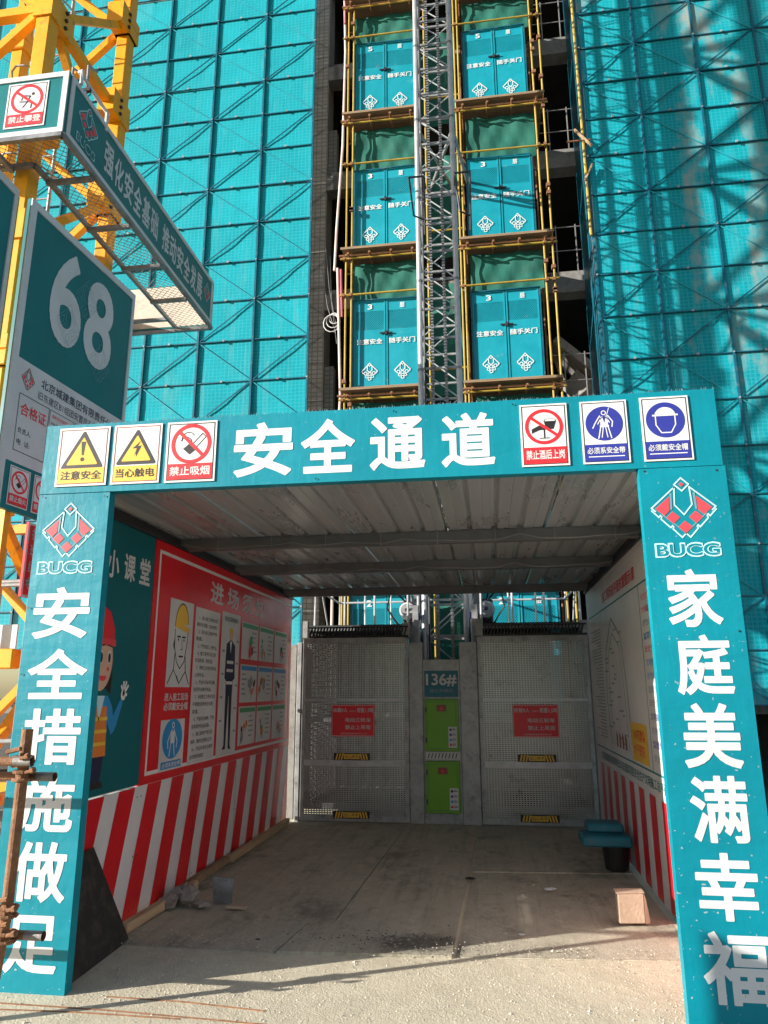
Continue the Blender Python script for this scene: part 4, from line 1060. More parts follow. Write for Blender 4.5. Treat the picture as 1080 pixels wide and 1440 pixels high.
def leaf_mesh(w, h, lf):
    b = MB(); T_ = M['gate_dark']
    z0, z1 = h - .60, h - .22; s_ = .042
    n = int((w - .06) / s_)
    for i in range(-12, n + 1):   # crossing diagonals leave lozenge holes
        for d in (1, -1):
            xa = .03 + i * s_; xb = xa + (z1 - z0) * .9
            za, zb = (z0, z1) if d > 0 else (z1, z0)
            t0 = max(0, (.03 - xa) / (xb - xa)); t1 = min(1, (w - .03 - xa) / (xb - xa))
            if t1 <= t0: continue
            b.bar((xa + (xb - xa) * t0, .006 + .002 * d, za + (zb - za) * t0), (xa + (xb - xa) * t1, .006 + .002 * d, za + (zb - za) * t1), .003, .0125, M['gate_teal'])
    b.box(.03, w - .03, .03, .034, z0, z1, M['gate_dark'])  # dark sheet added behind the holes, standing in for the shade beyond
    return b.build('mesh_window', lf)
def leaf_logo(w, h, lf):
    b = MB(); cx, cz, y, W_ = w / 2, .38, -.0135, M['white']
    b.line([(cx, cz + .17), (cx + .03, cz + .14), (cx, cz + .11), (cx - .03, cz + .14)], .014, y, W_, True)
    for q in (-1, 1):
        b.line([(cx + q * .035, cz + .13), (cx + q * .145, cz + .01), (cx + q * .12, cz - .03)], .015, y, W_)
        b.line([(cx + q * .04, cz + .12), (cx + q * .045, cz + .03), (cx, cz - .01)], .013, y, W_)
        b.ring(cx + q * .075, cz - .03, .036, .013, y - .0004, W_, 14); b.ring(cx + q * .05, cz - .095, .03, .012, y - .0004, W_, 14)
    b.ring(cx, cz - .045, .036, .013, y - .0004, W_, 14); b.ring(cx, cz - .14, .034, .013, y - .0004, W_, 14)
    return b.build('emblem', lf)
leaf_proto = {}
names = ['lowest', 'second', 'third', 'fourth', 'fifth', 'top']
gp = 'teal double gates on the hoist landings'
for i, z in enumerate(LV):
    zz = z + .03
    sd = {2: 'just above the portal', 3: 'one level up from the portal', 4: 'marked 5, high on the facade', 5: 'cut off by the photo top', 0: 'behind the hoist cage railing', 1: 'hidden behind the passage roof'}[i]
    landing_gate(-1.665, zz, (0, 0, .6, -1.0, 1.2, 0)[i], i, True, 'teal double landing gate left of the mast, ' + sd, gp)
    landing_gate(.545, zz, (0, 0, -.5, .8, -1.0, .5)[i], i, False, 'teal double landing gate right of the mast, ' + sd, gp)
    for x0, x1, side in ((-2.50, -.98, 'left'), (-.26, 1.46, 'right')):
        pl = empty('landing_deck', 'plywood landing deck on tubes %s of the mast, %s from the ground' % (side, names[i]), 'platform', ((x0 + x1) / 2, 8, z), 0, 'landing decks beside the hoist mast')
        w = (x1 - x0) / 2
        for k in range(3):
            b = MB(); b.box(-w + .02, w - .02, -.22 + k * .56, .33 + k * .56, -.02, .02, M['wood']); b.build('plank', pl)
        b = MB(); b.box(-w, w, -.245, -.222, -.024, .024, M['wood'])
        b.build('edge_board', pl)
        for yy in (-.12, .5, 1.1):
            b = MB(); b.tube([(-w - .05, yy, -.085), (w + .05, yy, -.085)], .024, M['rust'], 8); b.build('bearer_tube', pl)
        for k in range(4):
            x = -w + .15 + k * (2 * w - .3) / 3
            b = MB(); b.tube([(x, -.28, -.135), (x, 1.3, -.135)], .024, M['rust'], 8); b.build('cross_tube', pl)
        if i >= 1:
            # hanging green cloth under the deck
            zt = z - .17 - LV[i - 1] - 1.95
            cb = MB(); nx, nz = 22, 10; v = []; f = []; rr = random.Random(i * 7 + (side == 'left'))
            cx0, cx1 = (-2.31, -1.0) if side == 'left' else (-.07, 1.27)
            zb_, zt_ = LV[i - 1] + 1.92, z - .16
            ph = [rr.uniform(0, 6) for _ in range(5)]
            for j in range(nz + 1):
                for q in range(nx + 1):
                    u = q / nx; t = j / nz
                    sag = -.05 * abs(math.sin(u * math.pi * 5)) * (1 - t) * .6
                    dy = .012 * math.sin(u * 9 + t * 4 + ph[0]) + .012 * math.sin(u * 19 - t * 6 + ph[1]) + .008 * math.sin(u * 5 + t * 13 + ph[2]) + .006 * math.sin(u * 40 + t * 9)
                    v.append((cx0 + (cx1 - cx0) * u, 8.10 + dy, zb_ + (zt_ - zb_) * t + sag))
            for j in range(nz):
                for q in range(nx): a = j * (nx + 1) + q; f.append((a, a + 1, a + nx + 2, a + nx + 1))
            cb.add(v, f, M['green_cloth']); o = cb.build('debris_cloth', smooth=True)
            tag(o, 'green debris cloth %s of the mast, hung below the %s deck' % (side, names[i]), 'cloth', 'green cloths between the landing gates')
sc_ = empty('landing_scaffold', 'yellow painted tube scaffold that carries the hoist landings', 'scaffold', (-.5, 8, 0))
def pole(p, q, name='yellow_pole', mt='yellow_pole', r=.019, par=None):
    b = MB(); b.tube([p, q], r, M[mt], 8); return b.build(name, par or sc_)
rr = random.Random(2)
cb = MB()
for x in (-1.93, -1.82, .28 - .0, 1.80, 1.93):
    pole((x, -.10, 0), (x + rr.uniform(-.03, .03), -.10, 17.4))
for x in (-.36, .33): pole((x - .0, .03, 0), (x, .03, 17.4))
for x in (-1.9, -.4, .35, 1.85): pole((x, 1.2, 0), (x, 1.2, 17.4), mt='rust')
for i, z in enumerate(LV):
    for x0, x1 in ((-2.02, -.42), (.22, 2.02)):
        pole((x0, -.15, z - .17), (x1, -.15, z - .17 + rr.uniform(-.02, .02))); pole((x0, -.15, z + 1.93), (x1, -.15, z + 1.93 + rr.uniform(-.02, .02)))
        for x in (x0 + .07, x0 + .2 if x0 < 0 else x1 - .22, x1 - .1):
            for dz in (-.17, 1.93):
                cb.box(x - .024, x + .024, -.18, -.10, z + dz - .03, z + dz + .03, M['rust'])
    for x in (-.36, .33): pole((x, .03, z + .4), (x + (.66 if x < 0 else -.62), .06, z + .4), mt='yellow_pole')
for k in range(26):
    x = rr.choice((-1.93, -1.82, 1.80, 1.93)); z = rr.uniform(5, 16.5); cb.box(x - .035, x + .035, -.15, -.06, z, z + .07, M['rust'])
o = cb.build('coupler', sc_); o['kind'] = 'stuff'
# sheets between the two landings, behind the mast
for i, z in enumerate(LV[:-1]):
    cb = MB(); v = []; f = []
    for j in range(9):
        for q in range(9): v.append((-.95 + .70 * q / 8, 8.35 + .03 * math.sin(q * 1.3 + j * .9 + i), z + .0 + 2.3 * j / 8))
    for j in range(8):
        for q in range(8): a = j * 9 + q; f.append((a, a + 1, a + 10, a + 9))
    cb.add(v, f, M['green_cloth']); o = cb.build('debris_cloth', smooth=True); tag(o, 'green debris cloth right behind the mast, between the %s pair of gates' % names[i], 'cloth', 'green cloths between the landing gates')

# hoses and ropes beside the left landing
hs = empty('hanging_hose', 'pale hose hanging in a coil beside the left landing scaffold', 'hose', (-2.55, 7.95, 6))
b = MB(); b.tube([(.02, 0, 10.5), (.06, .02, 8.5), (.03, .0, 6.2), (-.07, .0, 4.3), (-.10, .0, 3.4)], .026, M['rope'], 8); b.build('upper_run', hs)
b = MB(); b.tube([(-.04, 0, 3.45), (-.0, .0, 2.2), (.04, .02, .8), (-.02, 0, -.5), (-.05, 0, -1.8), (-.06, 0, -4.5)], .026, M['rope'], 8); b.build('lower_run', hs)
b = MB()
for k in range(3):
    r_ = .16 - k * .03; b.tube([(-.14 + .02 * k + r_ * math.cos(t * .5), .02 * k, 3.45 - 1.15 + k * .06 + r_ * 1.1 * math.sin(t * .5)) for t in range(14)], .010, M['white_dim'], 5)
b.build('coil', hs)
b = MB(); b.tube([(.03, -.03, 3.4), (.06, -.02, 2.4)], .022, M['magenta_rope'], 8); b.build('sleeve', hs)
b = MB(); b.tube([(.05, -.03, 10.0), (.05, -.02, 9.2)], .022, M['magenta_rope'], 8); b.build('sleeve', hs)
for k, (x, z0, z1, x2) in enumerate(((-2.95, 9.6, 8.1, -2.62), (-2.90, 10.2, 8.2, -2.60), (-2.8, 9.9, 7.9, -2.6))):
    b = MB(); b.tube([(x, 8.2, z0), ((x + x2) / 2 - .03, 8.1, (z0 + z1) / 2 - .1), (x2, 8.0, z1)], .007, M['wire'], 5); o = b.build('hanging_wire'); tag(o, ('leftmost thin wire sagging towards the coiled pale hose', 'middle thin wire sagging towards the coiled pale hose', 'thin wire nearest the pale hose, sagging to its coil')[k], 'wire', 'thin wires left of the landings')
# single yellow pole at the edge of the right facade
ep = empty('edge_scaffold', 'single yellow pole standing at the left edge of the right facade screen', 'scaffold', (2.13, 7.97, 0))
b = MB(); b.tube([(.02, 0, 9.7), (.0, 0, 17)], .027, M['yellow_pole'], 8); b.build('pole', ep)
b = MB(); b.tube([(.08, .1, 0), (.06, .1, 9.9)], .024, M['rust'], 8); b.build('pole', ep)
b = MB(); b.bar((-.14, -.03, 12.0), (.16, -.03, 11.6), .05, .03, M['wood_pale']); b.build('timber', ep)
b = MB(); b.bar((-.02, -.03, 10.85), (.14, -.03, 11.2), .04, .03, M['wood_pale']); b.build('timber', ep)
b = MB(); b.tube([(-.3, -.02, 11.75), (.15, -.02, 11.75)], .02, M['rust'], 6); b.build('cross_tube', ep)

# ------------------------------------------------------------------ concrete building
bl = empty('concrete_building', 'unfinished concrete tower frame behind the screens, dark open floors', 'building', (0, 9.3, 0))
fl = [-.1, 1.35, 4.1, 6.95, 9.82, 12.72, 15.62, 18.3]
for z in fl[1:]:
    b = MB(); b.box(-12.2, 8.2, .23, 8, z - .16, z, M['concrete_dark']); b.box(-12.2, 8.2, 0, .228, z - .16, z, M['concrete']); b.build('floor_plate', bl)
    b = MB(); b.box(-3.138, 2.45, -.10, .22, z - .52, z - .162, M['concrete']); b.build('edge_beam', bl)
for x0, x1, mt in ((-3.62, -3.14, 'block'), (2.50, 2.95, 'concrete'), (-8.2, -7.6, 'concrete'), (6.2, 6.8, 'concrete'), (-12.1, -11.6, 'concrete')):
    b = MB(); b.box(x0, x1, -.05, .5, 0, 18.2, M[mt]); b.build('column', bl)
for i in range(len(fl) - 1):
    z0, z1 = fl[i], fl[i + 1] - .16
    if i % 2: b = MB(); b.box(-3.138, -2.95, .05, .25, z0 + .001, z0 + 1.15, M['block']); b.build('block_wall', bl)
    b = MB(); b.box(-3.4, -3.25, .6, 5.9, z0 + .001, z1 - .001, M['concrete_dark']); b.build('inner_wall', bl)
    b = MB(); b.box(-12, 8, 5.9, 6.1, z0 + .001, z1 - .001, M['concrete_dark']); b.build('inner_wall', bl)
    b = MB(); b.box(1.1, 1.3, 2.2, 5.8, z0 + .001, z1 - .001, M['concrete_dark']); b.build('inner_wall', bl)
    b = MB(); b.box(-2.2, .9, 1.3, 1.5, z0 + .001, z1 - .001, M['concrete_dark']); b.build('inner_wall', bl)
    # guard rails and a prop at the open edge
    b = MB()
    for zz in (.55, 1.1): b.tube([(1.45, .12, z0 + zz), (2.48, .12, z0 + zz)], .014, M['wire'], 5)
    for x in (1.7, 2.1): b.tube([(x, .12, z0), (x, .12, z0 + 1.15)], .014, M['wire'], 5)
    b.build('guard_rail', bl)
    if i in (2, 3):
        b = MB(); b.bar((2.0, 1.0, z0 + .1), (1.5, 1.4, z0 + 2.2), .05, .08, M['wood_pale']); b.bar((2.3, .6, z0 + .3), (1.9, .9, z0 + .9), .12, .5, M['concrete']); b.build('prop', bl)
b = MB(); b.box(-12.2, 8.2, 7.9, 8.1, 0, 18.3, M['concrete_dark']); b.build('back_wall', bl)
# stair flight low on the right
b = MB(); b.bar((1.6, .9, 8.6), (2.6, .9, 7.6), .9, .16, M['concrete']); b.build('stair_flight', bl)

# ------------------------------------------------------------------ facade screens
def panel_mesh(name, w, h, mt, seed):
    rr = random.Random(seed); nx, nz = 7, 6; v = []; f = []; ph = [rr.uniform(0, 6) for _ in range(4)]
    for j in range(nz + 1):
        for i in range(nx + 1):
            e = math.sin(math.pi * i / nx) * math.sin(math.pi * j / nz)
            v.append((w * i / nx, e * (.008 + .005 * math.sin(i * 1.1 + ph[0]) + .005 * math.sin(j * 1.4 + ph[1])) * rr.uniform(.8, 1.1), h * j / nz))
    for j in range(nz):
        for i in range(nx): a = j * (nx + 1) + i; f.append((a, a + 1, a + nx + 2, a + nx + 1))
    me = bpy.data.meshes.new(name); me.from_pydata(v, [], f); me.materials.append(mt)
    me.polygons.foreach_set('use_smooth', [True] * len(f)); me.update(); return me
def screen(label, xs, z0, dz, k0, k1, node0, mt, seed, mod):
    root = empty('facade_screen', label, 'facade screen', (xs[0], 8.0, 0), 0, 'teal safety screens on the tower'); x0 = xs[0]
    w = xs[1] - xs[0]
    pm = [panel_mesh('screen_panel', 1.0, dz - .012, mt, seed + q) for q in range(5)]
    rr = random.Random(seed); T_ = M['net_tube']
    cb = MB()
    for i in range(len(xs) - 1):
        xa, xb = xs[i] - x0, xs[i + 1] - x0
        for k in range(k0, k1):
            o = bpy.data.objects.new('screen_panel', rr.choice(pm)); COL.objects.link(o); o.parent = root
            o.location = (xa + .006, .03 + rr.uniform(0, .012), z0 + k * dz + .006); o.scale = (xb - xa - .012, 1, 1)
            o.rotation_euler = (R(rr.uniform(-.25, .25)), 0, R(rr.uniform(-.4, .4)))
            za, zb = z0 + k * dz, z0 + (k + 1) * dz
            b = MB(); up = ((i + k + node0) % 2 == 0)
            p, q = ((xa, za), (xb, zb)) if up else ((xa, zb), (xb, za))
            y = .008 if up else .014
            b.bar((p[0], y, p[1]), (q[0], y, q[1]), .020 if up else .016, .014, T_ if up else M['net_sunlit'], (0, 1, 0)); b.build('brace', root)  # brace colour carries the sun: rising ones shaded, falling ones lit
    for i, x in enumerate(xs):
        j = 0
        for k in range(k0, k1, 4):
            b = MB(); xx = x - x0 + rr.uniform(-.004, .004); b.box(xx - .018, xx + .018, -.012, .026, z0 + k * dz + .004, z0 + min(k + 4, k1) * dz - .004, T_); b.build('upright', root)
    for k in range(k0, k1 + 1):
        for i in range(len(xs) - 1):
            b = MB(); z = z0 + k * dz + rr.uniform(-.004, .004); b.box(xs[i] - x0 + .02, xs[i + 1] - x0 - .02, .0, .026, z - .010, z + .010, T_); b.build('rail', root)
            cb.box(xs[i] - x0 + .5, xs[i] - x0 + .54, -.03, -.012, z - .02, z + .02, M['galv']); 
    for k in range(k0, k1 + 1):
        for x in xs: 
            if rr.random() < .5: cb.tube([(x - x0, -.03, z0 + k * dz), (x - x0, -.02, z0 + k * dz)], .018, M['galv'], 6)
    o = cb.build('bolt', root); o['kind'] = 'stuff'
    return root
screen('teal mesh screen in braced bays covering the tower left of the hoist, behind the crane', [-11.8, -10.72, -9.64, -8.56, -7.50, -6.43, -5.33, -4.235, -3.155], 8.97, .8525, -8, 11, 1, M['net_l'], 3, 0)
screen('weathered teal screen right of the hoist with the crane shadow across it', [2.20, 3.25, 4.36, 5.46, 6.56, 7.66], 8.06, .838, -8, 12, 0, M['net_r'], 5, 0)
b = MB(); b.box(2.17, 2.19, 8.03, 9.25, 1.3, 17.8, M['net_tube']); o = b.build('return_screen'); tag(o, 'narrow teal return edge at the left side of the right screen', 'screen edge')

# ------------------------------------------------------------------ tower crane
CX1, CY0, CS, CH = -4.45, 1.60, 1.50, 27.0
crane = empty('tower_crane', 'yellow tower crane mast rising at the left with crossed braces', 'crane', (CX1 - CS / 2, CY0 + CS / 2, 0))
h_ = CS / 2; YM = M['yellow_paint']
def chord(sx, sy):
    b = MB(); x, y = sx * h_, sy * h_; t = .165
    b.box(x - t / 2, x + t / 2, y - t / 2, y + t / 2, 0, CH, YM, .012)
    for k in range(10):   # bolted joint blocks
        z = 2.0 + k * 2.7
        b.box(x - t * .72, x + t * .72, y - t * .72, y + t * .72, z - .16, z - .004, YM, .01); b.box(x - t * .72, x + t * .72, y - t * .72, y + t * .72, z + .004, z + .16, YM, .01)
    return b.build('chord', crane)
for sx in (-1, 1):
    for sy in (-1, 1): chord(sx, sy)
bay = 1.35
nb = int(CH / bay)
for k in range(nb):
    z0 = .65 + k * bay; z1 = z0 + bay
    if z1 > CH: break
    for face in range(4):
        s_ = 1 if (k + face) % 2 else -1
        def P(u, z, face=face):
            return {0: (u * h_, -h_, z), 1: (h_, u * h_, z), 2: (-u * h_, h_, z), 3: (-h_, -u * h_, z)}[face]
        b = MB(); b.bar(P(-.9 * s_, z0), P(.9 * s_, z1), .085, .085, YM); b.build('brace', crane)
        if k % 2 == 0:
            b = MB(); b.bar(P(-.92, z0), P(.92, z0), .10, .10, YM); b.build('strut', crane)
gb_ = MB()
for k in range(0, nb, 1):
    z = .65 + k * bay
    for sx, sy, fx in ((1, -1, 1), (1, 1, 1), (-1, -1, 1)):
        gb_.box(sx * h_ - .11, sx * h_ + .105, sy * h_ + (-.104 if sy < 0 else -.30), sy * h_ + (.30 if sy < 0 else .104), z - .16, z + .16, YM)
        for q in range(3): gb_.tube([(sx * h_ + .10, sy * h_ + (.14 if sy < 0 else -.14), z - .1 + q * .1), (sx * h_ + .128, sy * h_ + (.14 if sy < 0 else -.14), z - .1 + q * .1)], .022, M['dark_steel'], 8)
o = gb_.build('gusset_plate', crane); o['kind'] = 'stuff'
b = MB(); L_ = M['galv']
for x in (-.15, .22):
    b.tube([(x, .35, .3), (x, .35, CH)], .02, L_, 6)
for k in range(int(CH / .3)): b.tube([(-.15, .35, .4 + k * .3), (.22, .35, .4 + k * .3)], .012, L_, 5)
for k in range(int(CH / 1.2)):
    z = 1.5 + k * 1.2; b.tube([(-.3 * math.cos(t * .35) + .035, .35 - .55 * math.sin(t * .35), z) for t in range(10)], .012, L_, 5)
b.build('ladder', crane)
box_part('base', -1.3, 1.3, -1.3, 1.3, 0, .35, M['concrete'], crane)
# low platform beam and sheet around the mast foot
b = MB(); b.box(-.6, 1.35, -.95, -.83, 1.78, 1.94, YM, .01); b.build('platform_beam', crane)
b = MB(); b.box(.3, 1.33, -.90, -.88, 1.945, 2.14, M['white']); b.build('white_sheet', crane)

# guard ring round the mast
gx0, gx1, gy0, gy1, gz0, gz1 = -6.62, -3.78, 1.13, 4.90, 6.70, 7.39
guard = empty('crane_guard_ring', 'square ring of teal banner boards and wire mesh hung round the crane mast', 'guard platform', ((gx0 + gx1) / 2, (gy0 + gy1) / 2, gz0))
ox, oy, oz = (gx0 + gx1) / 2, (gy0 + gy1) / 2, gz0
W2, D2, H2 = (gx1 - gx0) / 2, (gy1 - gy0) / 2, gz1 - gz0
def board_side(name, half, rz, loc, label):
    """banner board, front looks along local -y"""
    b = MB(); b.box(-half, half, 0, .03, 0, H2, M['teal_board']); o = b.build(name, guard); o.location = loc; o.rotation_euler = (0, 0, rz); o['label'] = label
    b = MB(); b.box(-half + .02, half - .02, .031, .036, .02, H2 - .02, M['tan_sheet']); b.build('bare_back', o)
    b = MB(); t = .055; Wm = M['white_dim']
    b.box(-half, half, -.012, 0, 0, t, Wm); b.box(-half, half, -.012, 0, H2 - t, H2, Wm); b.box(-half, -half + t, -.012, 0, t, H2 - t, Wm); b.box(half - t, half, -.012, 0, t, H2 - t, Wm)
    b.build('border_frame', o)
    return o
fr_ = board_side('banner_board', W2, 0, (0, -D2, 0), 'front board with the no-climbing sign')
rt_ = board_side('banner_board', D2 - .04, R(90), (W2, 0, 0), 'long side board with white slogan')
bk_ = board_side('banner_board', W2, R(180), (0, D2, 0), 'rear board, bare side towards the mast')
lf_ = board_side('banner_board', D2 - .04, R(-90), (-W2, 0, 0), 'far side board')
sign(fr_, W2 - .62, W2 - .20, .10, .61, 'ban_climb', '禁止攀登', 'small red no-climbing sign', -.003)
sign(fr_, W2 - 1.35, W2 - .93, .10, .61, 'warn_a', '注意安全', 'small yellow warning sign', -.003)
b = MB(); logo_into(b, -D2 + .38, .42, .36, .36, -.004, M['logo_line'], M['logo_red'], .05, M['logo_shade']); text_into(b, 'BUCG', -D2 + .20, -D2 + .54, .10, .20, M['logo_line'], -.004, .04, 3); text_into(b, 'BUCG', -D2 + .213, -D2 + .527, .11, .19, M['teal_board'], -.0052, .01, 3); b.build('emblem', rt_)
tx = '强化安全基础 推动安全发展'
x = -D2 + .70; ww = .215
for ch in tx:
    if ch == ' ': x += .10; continue
    text(ch, rt_, x, x + ww - .025, .16, .52, M['white_dim'], -.004, .03, 3, 'character'); x += ww
b = MB(); logo_into(b, D2 - .24, .40, .22, .30, -.004, M['logo_line'], M['logo_red'], .05, M['logo_shade']); b.build('emblem', rt_)
b = MB(); G = M['galv_dark']; t = .045
ix, iy = .92, 1.55
for (a, c) in (((-W2, -D2), (W2, -D2)), ((W2, -D2), (W2, D2)), ((W2, D2), (-W2, D2)), ((-W2, D2), (-W2, -D2)), ((-ix, -iy), (ix, -iy)), ((ix, -iy), (ix, D2)), ((-ix, iy), (ix, iy)), ((-ix, D2), (-ix, -iy))):
    b.bar((a[0], a[1], -.03), (c[0], c[1], -.03), t, t, G)
b.build('floor_frame', guard)
for k in range(5):
    y = -D2 + .55 + k * .78
    b = MB(); b.bar((ix, y, -.075), (W2, y, -.075), t, t, G); b.build('floor_bar', guard)
for k in range(4):
    x = -W2 + .25 + k * .62
    b = MB(); b.bar((x, -D2, -.075), (x, -iy, -.075), t, t, G); b.build('floor_bar', guard)
b = MB()
def wires(x0, x1, y0, y1, s_=.085):
    w, d = x1 - x0, y1 - y0; n = int((w + d) / s_)
    for k in range(1, n):
        c = k * s_
        xa, xb = max(0, c - d), min(w, c)
        for sgn in (0, 1):
            p = (x0 + xa, y0 + (c - xa)) if not sgn else (x0 + xa, y1 - (c - xa)); q = (x0 + xb, y0 + (c - xb)) if not sgn else (x0 + xb, y1 - (c - xb))
            b.bar((p[0], p[1], -.004 - .004 * sgn), (q[0], q[1], -.004 - .004 * sgn), .0045, .0045, M['wire'])
wires(ix, W2, -D2, D2); wires(-W2, ix, -D2, -iy)
o = b.build('wire_mesh', guard); o['kind'] = 'stuff'
b = MB(); P_ = M['white_dim']
b.tube([(W2 + .02, -D2 + .16, H2 + .0), (W2 + .02, -D2 + .16, H2 + .16), (W2 - .04, -D2 + .2, H2 + .20), (W2 - .04, -D2 + .62, H2 + .20), (W2 + .0, -D2 + .68, H2 + .14), (W2 + .0, -D2 + .68, H2 - .08)], .02, P_, 8)
b.build('handle_tube', guard)
b = MB(); G = M['galv']
for x in (W2 - .22, W2 - .05): b.tube([(x, -D2 + .35, H2 - .3), (x, -D2 + .35, H2 + .42), (x, -D2 + .5, H2 + .50)], .016, G, 8)
b.bar((W2 - .3, -D2 + .35, H2 + .12), (W2 + .0, -D2 + .35, H2 + .12), .035, .035, M['dark_steel']); b.build('handle_tube', guard)

# ------------------------------------------------------------------ sign boards on the crane fence
def sign_board(x0y, x1y, z0, z1, label, xa, xb, main=True):
    """board from (xa, x0y) to (xb, x1y) looking towards +X"""
    a = Vector((xa, x0y, 0)); c = Vector((xb, x1y, 0)); d = c - a; L = d.length
    root = empty('sign_board', label, 'sign', (a.x, a.y, 0), math.atan2(d.y, d.x), 'tall boards on the fence below the crane')
    H = z1 - z0
    b = MB(); b.box(0, L, 0, .04, z0, z1, M['teal_board']); b.build('panel', root)
    b = MB(); t = .07; Wm = M['white_dim']
    b.box(0, L, -.012, 0, z1 - t, z1, Wm); b.box(0, t, -.012, 0, z0, z1 - t, Wm); b.box(L - t * .6, L, -.012, 0, z0, z1 - t, Wm); b.build('border_frame', root)
    b = MB(); b.box(.2, .26, .045, .10, 0, z1 - .2, M['yellow_paint']); b.box(L - .26, L - .2, .045, .10, 0, z1 - .2, M['yellow_paint']); b.build('post', root)
    zp = z0 + .40; zq = z0 + H * .47
    b = MB(); b.rect(t, L - t * .6, zp, zq, -.002, Wm)
    for k in range(4):
        x = .17 + k * (L - .3) / 3.2
    b.build('white_field', root)
    b = MB(); b.rect(t, L, z0, z0 + .001, -.002, Wm); 
    return root, L, H, zp, zq
sb, L, H, zp, zq = sign_board(.86, 2.50, 3.02, 5.78, 'tall teal and white board with a large number 68', -3.80, -3.67)
text('6', sb, .36, .81, 4.66, 5.62, M['white_dim'], -.004, .028, 6, 'numeral'); text('8', sb, .86, 1.31, 4.67, 5.58, M['white_dim'], -.004, .028, 6, 'numeral')
for cx_, cz_ in ((.86, 5.28), (.64, 4.9), (1.15, 4.75)):
    b = MB(); logo_into(b, cx_, cz_, .34, .42, -.0055, M['logo_shade'], M['logo_red'], .022); b.build('faint_emblem', sb)
b = MB(); logo_into(b, .22, 4.17, .16, .2, -.004, M['brown_print'], M['logo_red'], .08, M['logo_shade']); b.build('emblem', sb)
text('北京城建集团有限责任公司', sb, .38, 1.52, 4.16, 4.25, M['navy_print'], -.004, .01, 2)
text('旧东建区B1组团安置房及配套设施项目', sb, .36, 1.54, 4.05, 4.125, M['navy_print'], -.004, .0, 2)
b = MB(); b.frame(.14, .52, 3.52, 4.02, .006, -.004, M['navy_print'])
for k in range(3): b.frame(.53 + k * .345, .865 + k * .345, 3.52, 4.02, .005, -.004, M['navy_print'])
b.build('ruled_boxes', sb)
text('合格证', sb, .17, .49, 3.84, 3.95, M['red_print'], -.004, .015, 2)
text('负责人:', sb, .17, .33, 3.68, 3.73, M['navy_print'], -.004, .0, 2); text('电  话:', sb, .17, .33, 3.58, 3.63, M['navy_print'], -.004, .0, 2)
b = MB()
for k in range(3):
    text_into(b, '塔机安全操作规程', .56 + k * .345, .84 + k * .345, 3.95, 3.985, M['red_print'], -.004, .0, 1)
    for r_ in range(5): text_into(b, '塔吊司机必须持证上岗严禁违章作业并做好记录', .555 + k * .345, .845 + k * .345, 3.885 - r_ * .06, 3.915 - r_ * .06, M['navy_print'], -.004, .0, 1)
b.build('lettering', sb)
for k in range(5):
    kd = ('ban_smoke', 'ban_x', 'warn_a', 'must_helmet', 'must_harness')[k]; cap = ('禁止烟火', '禁止抛物', '注意安全', '必须戴安全帽', '必须系安全带')[k]
    sign(sb, .14 + k * .29, .38 + k * .29, 3.06, 3.39, kd, cap, 'small %s sticker' % ('red', 'red', 'yellow', 'blue', 'blue')[k], -.003)
sb2, L, H, _, _ = sign_board(.10, .68, 3.02, 5.72, 'teal and white board nearest the left edge of the photo', -3.80, -3.80)
b = MB(); b.box(-3.93, -3.87, .72, .80, 2.4, 5.75, M['yellow_pole']); o = b.build('fence_post'); tag(o, 'yellow post in the gap between the two tall boards', 'post')
rb = empty('banner_flag', 'narrow red banner with white border hanging under the 68 board', 'banner', (-3.80, 1.34, 0), R(90))
b = MB(); b.box(0, .40, 0, .02, 2.36, 2.99, M['red_print']); b.build('cloth', rb)
b = MB(); b.frame(.0, .40, 2.36, 2.99, .02, -.002, M['white_dim']); b.build('border_line', rb)
for k, ch in enumerate('各班组长'): text(ch, rb, .05, .14, 2.85 - k * .14, 2.95 - k * .14, M['white_dim'], -.003, .02, 2, 'character')

# ------------------------------------------------------------------ rusty scaffold at the left edge
rs = empty('rusty_scaffold', 'rusty tube upright with clamped ledgers in front of the left column', 'scaffold', (-2.515, -.33, 0))
b = MB(); b.tube([(-.035, 0, 0), (.01, 0, .5), (.015, 0, 1.40)], .029, M['rust'], 14, hollow=True); b.tube([(.015, 0, 1.40), (.015, 0, 1.35)], .021, M['black_plastic'], 12); b.build('upright', rs)
def ledger(x1, y, z, x0=-2.2, r=.023, rise=0.0):
    b = MB(); b.tube([(x0, y, z - rise), (x1, y, z)], r, M['rust'], 14, cap=False); b.tube([(x1 - .10, y, z), (x1 + .001, y, z)], r + .001, M['rust_grey'], 14, hollow=True)
    b.tube([(x1 - .02, y, z), (x1 - .018, y, z)], r * .86, M['black_plastic'], 12); return b.build('ledger', rs)
ledger(.165, .06, 1.15); ledger(.10, -.06, 1.24, rise=.02)
ledger(.19, .06, .375); 
def clamp(z, y, s_=1):
    b = MB()
    for k in range(2):
        b.tube([(.012 + .05 * math.cos(t * .6 + k), .045 * math.sin(t * .6 + k) * s_ + y * .3, z + (.02 if k else -.02)) for t in range(11)], .010, M['rust'], 6)
    b.box(-.030, .030, y - .034, y + .034, z - .028, z + .024, M['rust'], .008)
    b.tube([(.05, y - .06, z + .02), (.10, y - .07, z + .035)], .009, M['rust'], 6); b.tube([(.085, y - .067, z + .03), (.105, y - .071, z + .036)], .016, M['rust'], 6)
    b.tube([(-.05, y - .03, z + .05), (.04, y - .05, z + .07)], .012, M['rust'], 6)
    return b.build('clamp', rs)
clamp(1.16, .03); clamp(1.235, -.03); clamp(.38, .02); clamp(.50, .0)
b = MB(); b.tube([(-1.6, .3, 0), (-1.58, .3, 1.9)], .028, M['rust'], 12); b.build('upright', rs)
